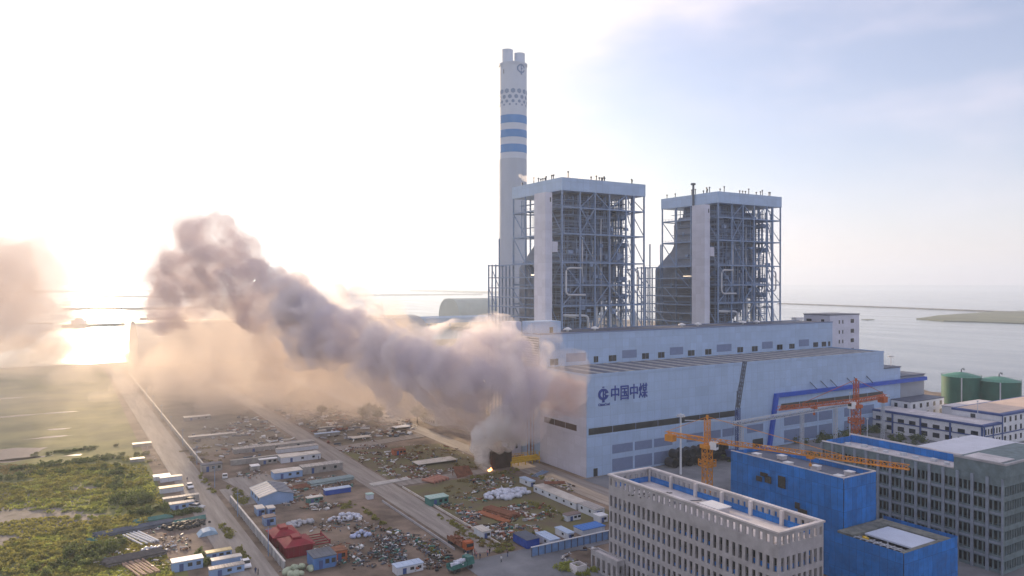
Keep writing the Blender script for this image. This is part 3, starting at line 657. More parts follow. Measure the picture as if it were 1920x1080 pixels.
# ------------------------------------------------------------------ buildings under construction in front
def grid_face(mb, axis, c, a0, a1, nb, rows, win_w, th=.45, sgn=-1):
    """facade plane at c: piers between nb openings per row, bands between rows. rows = [(z0,z1) openings]. Range of the plane a0..a1"""
    zs = [0] + [v for r_ in rows for v in r_] + [None]
    return zs
def facade(x0, x1, y0, y1, top, rows, pitch, ww, th, face_x=True, group=None):
    """concrete shell with real openings on its -X and -Y faces, plain on the others"""
    mb = MB()
    def band(z0, z1):
        mb.box(x0, x0+th, y0, y1, z0, z1); mb.box(x0+th, x1, y0, y0+th, z0, z1); mb.box(x1-th, x1, y0+th, y1, z0, z1); mb.box(x0+th, x1-th, y1-th, y1, z0, z1)
    z = 0
    for (a, c) in rows:
        band(z, a)
        for (p0, p1, ax, cc) in ((y0, y1, 'x', x0), (x0+th, x1, 'y', y0), (y0+th, y1, 'x', x1-th), (x0+th, x1-th, 'y', y1-th)):
            n_ = max(1, round((p1-p0)/pitch)); st = (p1-p0)/n_
            for i in range(n_+1):
                e0 = p0 + i*st - (st-ww)/2; e1 = e0 + (st-ww)
                if i == 0: e0 = p0
                if i == n_: e1 = p1
                if i == 0: e1 = p0 + (st-ww)/2
                if i == n_: e0 = p1 - (st-ww)/2
                if ax == 'x': mb.box(cc, cc+th, e0, e1, a+.001, c-.001)
                else: mb.box(e0, e1, cc, cc+th, a+.001, c-.001)
        z = c
    band(z, top)
    return mb
# A: the nearest block with a colonnaded parapet
A = thing('unfinished_office', 'nearest bare concrete office block with narrow openings and a colonnaded roof parapet', 'building', (114, 92, 0))
rowsA = [(1.2, 3.9), (5.0, 7.6), (8.7, 11.4), (12.5, 15.1), (16.2, 18.9), (21.3, 22.9)]
facade(114.2, 127.3, 92.2, 142, 23.6, rowsA, 1.66, .84, .4).build('facade', CONC, A)
MB().box(114.6, 126.9, 92.6, 141.6, 20.3, 20.55).build('roof_deck', DECK, A)
MB().box(113.95, 127.55, 91.95, 92.75, 23.61, 23.95).box(113.95, 127.55, 141.5, 142.25, 23.61, 23.95).box(113.95, 114.75, 92.76, 141.49, 23.61, 23.95).box(126.75, 127.55, 92.76, 141.49, 23.61, 23.95).build('coping', DECK, A)
for z in (4.3, 8.0, 11.8, 15.5): MB().box(114.7, 126.8, 92.7, 141.5, z, z+.3).build('floor_slab', CONC, A)
MB().box(118.0, 123.5, 96, 138, .1, 20.2).build('core', mat('interior_shade', (0.05, 0.06, 0.06), 0.9, 0.5, 0.5), A)  # near-black box: shade behind the openings put into its colour
for i in range(7):
    Y = 92.9 + i*8.05; MB().box(126.1, 126.85, Y, Y+.7, 20.56, 23.6).build('roof_column', DECK, A)
for k in range(2): MB().box(114.7+k*11.4, 115.2+k*11.4, 141.0, 141.5, 20.56, 23.6).build('roof_column', DECK, A)
MB().box(126.65, 126.72, 92.9, 141.2, 20.6, 21.9).build('safety_net', BLUEN, A); MB().box(115, 126.6, 141.3, 141.36, 20.6, 21.9).build('safety_net', BLUEN, A)
for z in (4.6, 8.35, 12.1, 15.85):
    q = MB(); r_ = random.Random(int(z)); y = 93
    while y < 141:
        e = y + r_.uniform(1.4, 7)
        if r_.random() < .75: MB().box(114.75, 114.8, y, min(e, 141)-.05, z+.3, z+.3+r_.uniform(.6, 1.1)).build('safety_net', BLUEN, A)
        y = e
    q.box(115, 126.5, 92.72, 92.76, z+.3, z+1.2); q.build('safety_net', BLUEN, A)
A2 = thing('entrance_annex', 'low bare concrete annex standing against the left foot of the nearest office block', 'building', (111.5, 139, 0))
facade(111.8, 114.1, 136, 146, 4.9, [(.6, 3.6)], 2.2, 1.1, .3).build('facade', CONC, A2); MB().box(112.1, 113.8, 136.3, 145.7, 4.3, 4.5).build('roof', DECK, A2)
# things on its roof
def lumber(x, y, z, n_, L_, rz, m, label, group, w_=.22, h_=.18, spread=1.4, name='plank', cat='plank'):
    r_ = random.Random(int(x*7+y)); proto = MB().obox((0, 0, h_/2), (w_, L_, h_)).build(name, m)
    for i in range(n_):
        o = proto if i == 0 else proto.copy()
        if i: COL.objects.link(o)
        o.location = (x + r_.uniform(-spread, spread), y + r_.uniform(-spread, spread), z + (i % 3)*h_); o.rotation_euler = (0, 0, rz + r_.uniform(-.15, .15)); tag(o, label, cat, group)
lumber(119, 133, 20.56, 12, 4.5, R(80), BLACKM, 'dark steel beam lying loose on the roof deck of the nearest block', 'dark beams on the roof deck', spread=3.2, name='steel_beam', cat='beam')
lumber(121, 122, 20.56, 8, 5, R(70), STEELD, 'dark steel beam lying loose on the roof deck of the nearest block', 'dark beams on the roof deck', spread=2.6, name='steel_beam', cat='beam')
rs = thing('roof_hatch', 'pale raised box on the roof deck of the nearest office block', 'roof hatch', (122, 116, 20.56)); MB().box(120.5, 124, 113, 118, 20.56, 21.7).build('body', DECK, rs); MB().box(120.2, 124.3, 112.7, 118.3, 21.7, 21.95).build('lid', WHITE, rs)
tag(MB().box(116, 124, 95, 107, 20.56, 20.75).build('pale_slab', mat('fresh_screed', (0.62, 0.58, 0.56), 0.8, 0.1, 0.3)), 'fresh pale slab laid on the near end of the roof deck', 'slab')
tag(MB().box(115.6, 121, 124, 131, 20.56, 20.7).build('pale_slab', MATS['fresh_screed']), 'square pale slab beside the dark beams on the roof deck', 'slab')

# B: blue netted block behind
Bn = thing('netted_building', 'tall block wrapped in bright blue safety netting just behind the nearest office block', 'building', (158, 109, 0))
MB().box(158.3, 170, 109.3, 143, 0, 22.6).build('structure', STEELD, Bn)
nb_ = MB()
# sheets of netting slightly uneven
def net_face(mb, x0, x1, y0, y1, z0, z1, sx, seed):
    r_ = random.Random(seed); nu = 16; nv = 8; k = len(mb.v); along_y = abs(x1-x0) < .01
    for j in range(nv+1):
        for i in range(nu+1):
            u = i/nu; v = j/nv; d_ = (noise.noise(Vector((u*6+seed, v*4, 0)))*.2) - .12*(0 if seed in (3, 7, 4) else 1)
            if along_y: mb.v.append((x0+d_, y0+(y1-y0)*u, z0+(z1-z0)*v))
            else: mb.v.append((x0+(x1-x0)*u, y0+d_, z0+(z1-z0)*v))
    for j in range(nv):
        for i in range(nu): a = k+j*(nu+1)+i; mb.f.append((a, a+1, a+nu+2, a+nu+1))
net_face(nb_, 157.9, 157.9, 109, 143.3, 0, 24.2, 0, 1); net_face(nb_, 157.9, 170.4, 109, 109, 0, 24.2, 0, 2); net_face(nb_, 170.4, 170.4, 109, 143.3, 0, 24, 0, 3); net_face(nb_, 157.9, 170.4, 143.3, 143.3, 0, 24, 0, 4)
nb_.build('safety_net', BLUEN, Bn)
MB().box(158.2, 170.2, 109.2, 143.1, 22.7, 22.95).build('roof_deck', GREYROOF, Bn)
MB().box(157.8, 170.5, 108.9, 109.3, 24.2, 24.4).box(157.8, 158.1, 109.3, 143.3, 24.2, 24.4).box(170.2, 170.5, 109.3, 143.3, 24.2, 24.4).build('edge_rail', DECK, Bn)
for (yy, zz, s1, s2) in ((130.5, 19.2, 2, 1.8), (131.8, 20.2, 2.4, 1), (133.4, 18.8, 1.8, 1.3), (126.2, 19.5, 2.2, 3), (120, 12.5, 2.6, 3.4), (121.5, 14.7, 1.4, 1.6)):
    MB().box(157.35, 157.5, yy-s1/2, yy+s1/2, zz-s2/2, zz+s2/2).build('net_hole_shade', mat('hole_shade', (0.05, 0.05, 0.045), 0.9, 0.4, 1.5), Bn)  # solid dark plates on the net, shade of the holes put into the colour
for i, (x, y) in enumerate(((160.5, 112), (166, 113), (164, 121), (161, 127), (166, 133), (162, 138))):
    v = thing('roof_unit', ['white air unit on the near corner of the netted roof', 'white air unit at the right rim of the netted roof', 'low grey box in the middle of the netted roof', 'small grey hatch on the netted roof', 'grey box at the back of the netted roof', 'far small hatch on the netted roof'][i], 'air unit', (x, y, 22.96))
    MB().box(x-.9, x+.9, y-.9, y+.9, 22.96, 23.9).build('body', DECK, v); MB().box(x-1, x+1, y-1, y+1, 23.9, 24.05).build('lid', WHITE, v)
# C: lower netted block with an open court roof
C_ = thing('netted_building', 'lower block wrapped in blue netting with a pale sunken roof, in the bottom right corner', 'building', (154, 92, 0))
nc_ = MB(); net_face(nc_, 152.2, 152.2, 91, 108.6, 0, 13.2, 0, 5); net_face(nc_, 152.2, 173, 91, 91, 0, 13.2, 0, 6); net_face(nc_, 173, 173, 91, 108.6, 0, 13.2, 0, 7)
nc_.build('safety_net', BLUEN, C_)
MB().box(152.9, 172.2, 91.8, 108.6, 0, 10.4).build('structure', STEELD, C_)
MB().box(152.9, 172.2, 91.8, 92.9, 10.41, 12.6).box(168.9, 172.2, 92.91, 108.6, 10.41, 12.6).box(155.0, 168.89, 104.9, 108.6, 10.41, 12.6).build('upper_deck', mat('weathered_deck', (0.15, 0.17, 0.16), .9, .4, .6, c2=(.24, .25, .22)), C_)
MB().box(152.9, 154.99, 92.91, 108.6, 10.41, 12.0).build('side_deck', MATS['weathered_deck'], C_)
MB().box(159.4, 168.6, 93.4, 104.6, 12.0, 12.35).build('court_roof', mat('pale_blue_slab', (0.55, 0.62, 0.74), 0.7, 0.1, 0.2), C_)
for X in (159.6, 168.2):
    for Y in (93.6, 99, 104.2): MB().box(X, X+.3, Y, Y+.3, 10.41, 11.99).build('prop', PALE, C_)
tr_ = MB()
for k in range(8): tr_.bar((155.2, 93.4+k*1.6, 12.1), (159.2, 93.9+k*1.6, 11.6), .16)
tr_.bar((155.9, 93.2, 12.2), (155.9, 104.8, 12.2), .16).bar((157.6, 93.2, 11.9), (157.6, 104.8, 11.9), .16); tr_.build('scaffold', PALE, C_)
MB().bar((156.5, 102, 12.2), (157.2, 103.4, 12.2), .7, .5).build('cover_sheet', YELL, C_)

# D: long block with green-grey netting
D = thing('unfinished_office', 'long concrete block veiled in thin green netting with paired openings and a blue lined roof', 'building', (194, 91, 0))
rowsD = [(0.8, 3.0), (4.4, 6.7), (8.0, 10.2), (11.5, 13.8), (15.1, 17.4), (18.7, 21.0)]
facade(194, 207.6, 91.3, 141, 23.2, rowsD, 1.18, .86, .4).build('facade', CONCG, D)
PILM = mat('pale_netted_concrete', (0.24, 0.28, 0.33), .9, .2, .5)
y = 91.3
for k in range(15): MB().box(193.6, 193.99, y-.02 if k == 0 else y-.35, y+.35, 0, 23).build('pilaster', PILM, D); y += 3.55
for z in (3.3, 7.0, 10.5, 14.1, 17.7): MB().box(193.8, 193.99, 91.4, 140.9, z, z+.55).build('band', PILM, D)
MB().box(197, 204, 94, 138, .1, 21.4).build('core', MATS['interior_shade'], D)  # dark box again, interior shade as colour
for z in (3.5, 7.2, 10.8, 14.3, 17.9): MB().box(194.5, 207.1, 91.8, 140.5, z, z+.3).build('floor_slab', CONCG, D)
MB().box(194.45, 207.2, 102.5, 140.6, 21.5, 21.8).build('roof_deck', DECK, D)
MB().box(206.9, 206.98, 103, 140.4, 21.85, 23.9).build('safety_net', BLUEN, D); MB().box(195, 206.8, 140.3, 140.38, 21.85, 23.6).build('safety_net', BLUEN, D)
MB().box(193.85, 194.5, 103, 141.1, 23.21, 23.5).box(207.0, 207.8, 103, 141.1, 23.9, 24.2).build('coping', DECK, D)
MB().box(193.9, 225, 90.9, 102.9, 23.21, 26.3).build('stair_head', CONCG, D); MB().box(196, 203, 93, 101.5, 26.32, 26.5).build('roof_slab', DECK, D)
MB().box(193.7, 225.2, 90.7, 91.3, 26.31, 26.8).box(193.7, 194.2, 91.31, 102.9, 26.31, 26.8).build('parapet', CONC, D)
for i in range(9):
    yy = 105+i*4.1; tag(MB().obox((201 + (i*37 % 5)*.6, yy, 22.2), (1.5, 1.1, .8), i*.7).build('crate', PALE), 'pale crate standing on the blue lined roof of the long netted block', 'crate', 'crates on the long roof')
# right wing of D with a bright flat roof
W = thing('unfinished_wing', 'wing with a flat bright roof at the right edge beside the netted block', 'building', (208, 91, 0))
MB().box(208, 245, 91.3, 103.5, 0, 23.1).build('wall', CONCG, W)
for r_ in rowsD:
    for i in range(12): MB().box(209.2+i*2.6, 210.5+i*2.6, 91.2, 91.35, r_[0], r_[1]).build('window', DARK, W)
MB().box(208.2, 245, 103.6, 125, 0, 22.4).build('rear_wall', CONCG, W); MB().box(208.4, 245, 103.7, 124.6, 22.42, 22.6).build('roof', mat('bright_roof', (0.60, 0.62, 0.68), 0.6, 0.1, 0.2), W)
# E: small three storey building with blue frames and the green tanks
Eb = thing('lab_building', 'white three storey building with dark blue edging in front of the green tanks', 'building', (334, 165, 0))
FR = mat('navy_trim', (0.05, 0.09, 0.25), 0.6, 0.15, 0.5)
MB().box(334, 349, 165.2, 232, 0, 9.2).build('wing_wall', WHITE, Eb); MB().box(333.7, 349, 164.9, 232.3, 9.2, 10.1).build('wing_roof', FR, Eb); MB().box(335, 348.5, 166.5, 231, 10.11, 10.2).build('wing_deck', DECK, Eb)
MB().box(349.1, 420, 165.1, 186, 0, 12.6).build('wall', WHITE, Eb); MB().box(348.8, 420, 164.8, 186.3, 12.6, 13.5).build('roof', FR, Eb); MB().box(351, 418, 167, 185, 13.51, 13.6).build('deck', mat('warm_roof', (0.62, 0.48, 0.38), 0.7, 0.1, 0.2), Eb)
MB().box(366, 400, 186.4, 200, 0, 10.9).build('rear_wall', WHITE, Eb); MB().box(365.7, 400.3, 186.31, 200.3, 10.9, 11.2).build('rear_roof', DECK, Eb)
windows_x(Eb, 334, 166, 231, 2, 12, 1.5, 3.6, 3.0, 2.1); windows_y(Eb, 165.2, 335, 348.6, 2, 6, 1.5, 4.3, 1.1, 2.4)
windows_y(Eb, 165.1, 349.6, 419, 3, 15, 1.5, 4.1, 1.6, 2.3)
MB().box(349, 349.15, 176, 178, 10.3, 12).build('window', DARK, Eb)
for k in range(6): MB().box(333.75, 333.99, 165.2+k*13.2, 166+k*13.2, 0, 9.1).build('pilaster', FR, Eb)
for xx in (334.2, 341.5, 349.2, 372, 395): MB().box(xx, xx+.8, 164.9, 165.05, 0, 9.1 if xx < 349 else 12.8).build('pilaster', FR, Eb)
for z in (5.0,): MB().box(333.8, 333.99, 166.1, 231, z, z+.5).box(334.2, 420, 164.82, 164.89, z, z+.5).build('band', FR, Eb)
for i, (x, y, lb) in enumerate(((496, 248, 'left of two dark green round storage tanks beside the water'), (486, 222, 'right of two dark green round storage tanks, the one nearer the picture edge'))):
    px = 1803 if i == 0 else 1874; kk = (px-960)/FPX; d_ = 438 if i == 0 else 430
    X, Y = d_*(fx+kk*rx), d_*(fy+kk*ry)
    T = thing('storage_tank', lb, 'tank', (X, Y, 0)); r0 = 10.2 if i == 0 else 10.8; zt = 15.8 if i == 0 else 14.2
    mb = MB().tube([(X, Y, 0), (X, Y, zt)], r0, 48); mb.build('shell', GREEN, T)
    MB().tube([(X, Y, zt+.01), (X, Y, zt+.9), (X, Y, zt+1.9), (X, Y, zt+2.4)], 1, 48, radii=[r0+.15, r0*.75, r0*.35, .6]).build('roof', mat('tank_roof_green', (0.05, 0.22, 0.15), 0.5, 0.15, 0.2), T)
    MB().tube([(X, Y, zt+2.3), (X, Y, zt+3.8), (X+.6, Y-.3, zt+4.4), (X+1.4, Y-.8, zt+4.2), (X+1.5, Y-.8, zt+3.4)], .35, 8).build('vent_pipe', STEELD, T)
    rl = MB()
    for q in range(36):
        t0, t1 = 2*math.pi*q/36, 2*math.pi*(q+1)/36; a = (X+r0*math.cos(t0), Y+r0*math.sin(t0)); c = (X+r0*math.cos(t1), Y+r0*math.sin(t1))
        rl.bar((a[0], a[1], zt), (a[0], a[1], zt+1.2), .08); rl.bar((a[0], a[1], zt+1.2), (c[0], c[1], zt+1.2), .08)
    rl.build('railing', GREEN, T)
    MB().bar((X-r0*.92, Y-r0*.5, 0), (X-r0*.92, Y-r0*.5, zt), .5).build('ladder', PALE, T)
# ------------------------------------------------------------------ cranes
def lattice(mb, p, q, w_, n_, t=.14, tri=False):
    p, q = Vector(p), Vector(q); d = (q-p).normalized(); up = Vector((0,0,1)) if abs(d.z) < .9 else Vector((1,0,0))
    a = d.cross(up).normalized()*w_/2; b = a.cross(d).normalized()*w_/2
    cs_ = [-a-b, a-b, a+b, -a+b] if not tri else [-a-b, a-b, b*1.2]
    for c in cs_: mb.bar(p+c, q+c, t*1.3)
    m = len(cs_)
    for i in range(n_):
        u, v = p+(q-p)*i/n_, p+(q-p)*(i+1)/n_
        for k in range(m):
            c0, c1 = cs_[k], cs_[(k+1) % m]
            mb.bar(u+c0, v+c1, t) if i % 2 else mb.bar(u+c1, v+c0, t); mb.bar(u+c0, u+c1, t)
    return mb
def tower_crane(x, y, zj, ztop, tipA, tipB, m, label):
    T = thing('tower_crane', label, 'crane', (x, y, 0))
    MB().box(x-2.5, x+2.5, y-2.5, y+2.5, 0, .8).build('base', CONC, T)
    lattice(MB(), (x, y, .8), (x, y, zj-2.2), 1.9, int(zj/1.8), .15).build('mast', m, T)
    MB().box(x-1.4, x+1.4, y-1.4, y+1.4, zj-2.2, zj-1.2).build('slewing_ring', m, T)
    sl2 = MB(); lattice(sl2, (x, y, zj-7), (x, y, zj-5.2), 3.2, 2, .18); sl2.build('climbing_frame', m, T)
    lattice(MB(), (x, y, zj-1.2), (x, y, ztop-1), 1.1, 5, .12).bar((x, y, ztop-1), (x, y, ztop), .5).build('apex', m, T)
    def jib(tip, nm, counter=False):
        t = Vector((tip[0], tip[1], zj)); o = Vector((x, y, zj)); d = (t-o); L_ = d.length; d.normalize()
        lattice(MB(), o + d*.7, t, 1.05, max(4, int(L_/1.5)), .11, tri=not counter).build(nm, m, T)
        MB().bar((x, y, ztop-.4), t - d*(L_*.3 if not counter else .8) + Vector((0,0,.8)), .12).build('tie_bar', m, T)
        return t, d
    tA, dA = jib(tipA, 'jib'); tB, dB = jib(tipB, 'counter_jib', True)
    MB().obox(tB - dB*1.6 - Vector((0,0,1.0)), (2.0, 2.6, 1.8), math.atan2(dB.y, dB.x)+R(90)).build('counterweight', m, T)
    pc = Vector((x, y, zj-1.3)) + dA*1.9
    cb = MB().obox(pc, (1.7, 1.9, 2.0), math.atan2(dA.y, dA.x)+R(90)).build('cab', WHITE, T)
    MB().obox(pc + dA*.98 + Vector((0,0,.25)), (1.3, .06, 1.0), math.atan2(dA.y, dA.x)+R(90)).build('window', DARK, cb)
    tr = Vector((x, y, zj)) + dA*((tA-Vector((x, y, zj))).length*.55)
    MB().obox(tr - Vector((0,0,.9)), (1.2, 1.6, .5), 0).build('trolley', m, T)
    MB().bar(tr - Vector((0,0,1.1)), tr - Vector((0,0,2.4)), .08).obox(tr - Vector((0,0,2.7)), (.5, .5, .7)).build('hook', m, T)
    return T
tower_crane(150, 144.5, 27.8, 34.5, (167.2, 98.6), (146.6, 157), ORANGE, 'bright orange tower crane with a white cab between nearest block and blue netting')
tower_crane(213, 142.8, 33.5, 40.5, (180, 145.8), (230, 143.8), ORANGE2, 'faded red tower crane behind the long netted block, its boom pointing left')
cc = thing('crawler_crane', 'dark blue crawler crane with a steep lattice boom in front of the hall', 'crane', (230, 205, 0))
MB().box(226, 227.2, 201.5, 208.5, 0, 1.4).build('track', BLACKM, cc); MB().box(231.2, 232.4, 201.5, 208.5, 0, 1.4).build('track', BLACKM, cc)
MB().box(227.3, 231.5, 202, 209.5, 1.2, 3.9).build('body', FR, cc); MB().box(226.6, 227.9, 202.2, 204.6, 2, 4.2).build('cab', PALE, cc)
lattice(MB(), (229.5, 205, 3), (229.6, 205, 21), 1.3, 12, .16).build('boom', FR, cc); lattice(MB(), (229.6, 205, 21), (233.6, 205, 39.2), 1.0, 12, .18).build('luffing_jib', STEELD, cc)
MB().bar((229.6, 205, 21), (230.4, 206, 27.5), .3).bar((230.4, 206, 27.5), (233.2, 205, 37.5), .09).bar((230.4, 206, 27.5), (230, 209, 4), .09).build('stay_rope', STEELD, cc)
# pipe gallery on trestles in front of the hall
pg = thing('pipe_gallery', 'long grey truss gallery on lattice legs crossing in front of the hall', 'gallery', (224, 200, 0))
lattice(MB(), (222, 200, 16.2), (322, 200, 18.8), 1.5, 44, .15).build('truss', PALE, pg); MB().bar((222, 199.8, 15.9), (322, 199.8, 18.5), 1.2, .3).build('walkway', HAZYSTEEL, pg)
for X in (226, 262, 284, 318):
    lattice(MB(), (X, 200, 0), (X, 200, 16.4+(X-226)*.025), 1.1, 9, .12).build('leg', PALE, pg)
MB().bar((222, 201.5, 17), (206, 210, 17.5), .35).build('branch_pipe', PALE, pg)
# masts
def mast(x, y, h, label, n_=10, r0=.28):
    T = thing('light_mast', label, 'light mast', (x, y, 0)); MB().tube([(x, y, 0), (x, y, h)], r0, 10, radii=[r0, r0*.6]).build('pole', WHITE, T)
    MB().tube([(x, y, h-.8), (x, y, h-.5)], 1.3, 16).build('lamp_ring', PALE, T)
    for k in range(n_):
        t = 2*math.pi*k/n_; MB().obox((x+1.35*math.cos(t), y+1.35*math.sin(t), h-1.05), (.45, .45, .4), t).build('lamp', WHITE, T)
mast(195.5, 201.4, 22.5, 'tall white light mast standing in front of the hall, left of the orange crane', r0=.42)
X_, Y_ = G(1671, 690, 6); k_ = (1671-960)/FPX; mast(430*(fx+k_*rx), 430*(fy+k_*ry), 29, 'distant thin light mast standing against the water right of the hall', r0=.3)
for i, (px, py, h, lb) in enumerate(((1594, 845, 24, 'slim grey mast left of the faded red crane'), (1627, 868, 17, 'slim grey mast just right of the faded red crane'), (1834, 830, 18, 'slim pale mast standing before the green tanks'))):
    x, y = G(px, py); T = thing('mast', lb, 'mast', (x, y, 0)); MB().tube([(x, y, 0), (x, y, h)], .2, 8, radii=[.24, .12]).build('pole', PALE, T); MB().tube([(x, y, h), (x, y, h+.4)], .4, 8).build('head', PALE, T)
# black pipe rings stacked by the hall
x, y = G(1262, 880); r_ = random.Random(2)
pp = MB().ring((0, 0), 0, 4.2, 1.75, 1.75, 20, .15).build('large_pipe', BLACKM)
for i in range(16):
    o = pp if i == 0 else pp.copy()
    if i: COL.objects.link(o)
    rr_, cc_ = divmod(i, 8); o.rotation_euler = (R(90), 0, 0); o.location = (x+1.5+cc_*3.6 + rr_*1.8, y+4+r_.uniform(-.4, .4), 1.8+rr_*3.1); tag(o, 'big black steel pipe section in the two layer stack beside the hall', 'pipe', 'black pipe sections by the hall')

# ------------------------------------------------------------------ small buildings of the yard
ROOFS = dict(cream=CREAM, grey=GREYROOF, white=WHITE, blue=mat('blue_sheet_roof', (0.06, 0.20, 0.55), 0.5, 0.1, .4), yellow=mat('yellowed_roof', (0.62, 0.50, 0.26), 0.6, .15, .4), brown=mat('brown_roof', (0.22, 0.17, 0.16), .7, .2, .4), mint=mat('mint_roof', (0.42, 0.58, 0.52), .6, .15, .4), lilac=mat('light_blue_roof', (0.45, 0.56, 0.72), .5, .1, .4), stripe=mat('striped_roof', (0.30, 0.28, 0.27), .7, .3, 1.2, stretch=(3, .2, 1), c2=(.62, .58, .54)), green=TEAL, red=RED, rust=RUST, dark=STEELD)
WALLS = dict(white=CONT, blue=CONTB, grey=SEAC, pale=PALE, green=TEAL, red=RED, rust=mat('orange_container', (0.42, 0.11, 0.04), .6, .2, .5), cobalt=mat('cobalt_tarp', (0.02, 0.07, 0.35), .7, .2, .6), dark=STEELD, cream=CREAM, sky=mat('sky_blue_wall', (0.25, 0.38, 0.60), .6, .1, .4))
def shed(px, py, wr, wl, hp, label, wall='white', roof='cream', kind='flat', name='site_cabin', cat='cabin', nd=1, nw=2, ov=.15):
    x0, y0 = G(px, py); D_ = depth(x0, y0); w_ = max(1.5, wr*D_/(FPX*.854)*1.0); d_ = max(2.0, wl*D_/(FPX*.521)) if wl > 3 else max(3.0, hp*D_/FPX*1.3); h_ = hp*D_/FPX
    T = thing(name, label, cat, (x0, y0, 0)); x1, y1 = x0+w_, y0+d_
    if kind == 'flat':
        MB().box(x0, x1, y0, y1, 0, h_).build('wall', WALLS[wall], T)
        rf = MB().box(x0-ov, x1+ov, y0-ov, y1+ov, h_+.005, h_+.2); rf.build('roof', ROOFS[roof], T)
        k = MB(); kx = max(2, int(w_/1.2))
        for i in range(kx): k.box(x0+w_*(i+.5)/kx-.05, x0+w_*(i+.5)/kx+.05, y0, y1, h_+.201, h_+.27)
        k.build('roof_seam', ROOFS[roof], T)
    elif kind == 'open':
        k = 0
        for X in (x0, x1):
            for Y in (y0, y1): MB().box(X-.12, X+.12, Y-.12, Y+.12, 0, h_).build('post', STEEL, T)
        MB().box(x0-.3, x1+.3, y0-.3, y1+.3, h_+.001, h_+.18).build('roof', ROOFS[roof], T)
    else:      # gable, ridge along y
        xm = (x0+x1)/2; hr = h_ + w_*.13
        MB().prismy([(x0, 0), (x1, 0), (x1, h_), (xm, hr), (x0, h_)], y0, y1).build('wall', WALLS[wall], T)
        dz = .12
        MB().prismy([(x0-.4, h_-.4*.26+.02), (xm, hr+.02), (xm, hr+.02+dz), (x0-.4, h_-.4*.26+.02+dz)], y0-.4, y1+.4).build('roof', ROOFS[roof], T)
        MB().prismy([(xm, hr+.02), (x1+.4, h_-.4*.26+.02), (x1+.4, h_-.4*.26+.02+dz), (xm, hr+.02+dz)], y0-.4, y1+.4).build('roof', GREYROOF, T)  # right slope in dark grey, its shade put into the colour
        k = MB(); n_ = int(d_/2.2)
        for i in range(n_+1):
            Y = y0+d_*i/n_; k.bar((x0-.4, Y, h_+.08), (xm, Y, hr+.2), .12).bar((xm, Y, hr+.2), (x1+.4, Y, h_+.08), .12)
        k.build('roof_seam', PALE, T)
    if kind != 'open' and h_ > 1.6:
        hd = min(2.1, h_*.8)
        for i in range(nd): X = x0 + w_*(.22+.5*i); MB().box(X, X+.95, y0-.05, y0+.1, .05, hd).build('door', FR, T)
        for i in range(nw):
            X = x0 + w_*(.5+.28*i)
            if X+1 < x1: MB().box(X, X+1.0, y0-.05, y0+.1, h_*.4, h_*.78).build('window', DARK, T)
        if d_ > 6 and wl > 6 and x0 > 20:
            for i in range(int(d_/4)): Y = y0 + 2+i*4; MB().box(x0-.05, x0+.1, Y, Y+.9, h_*.45, h_*.78).build('window', DARK, T)
    return T
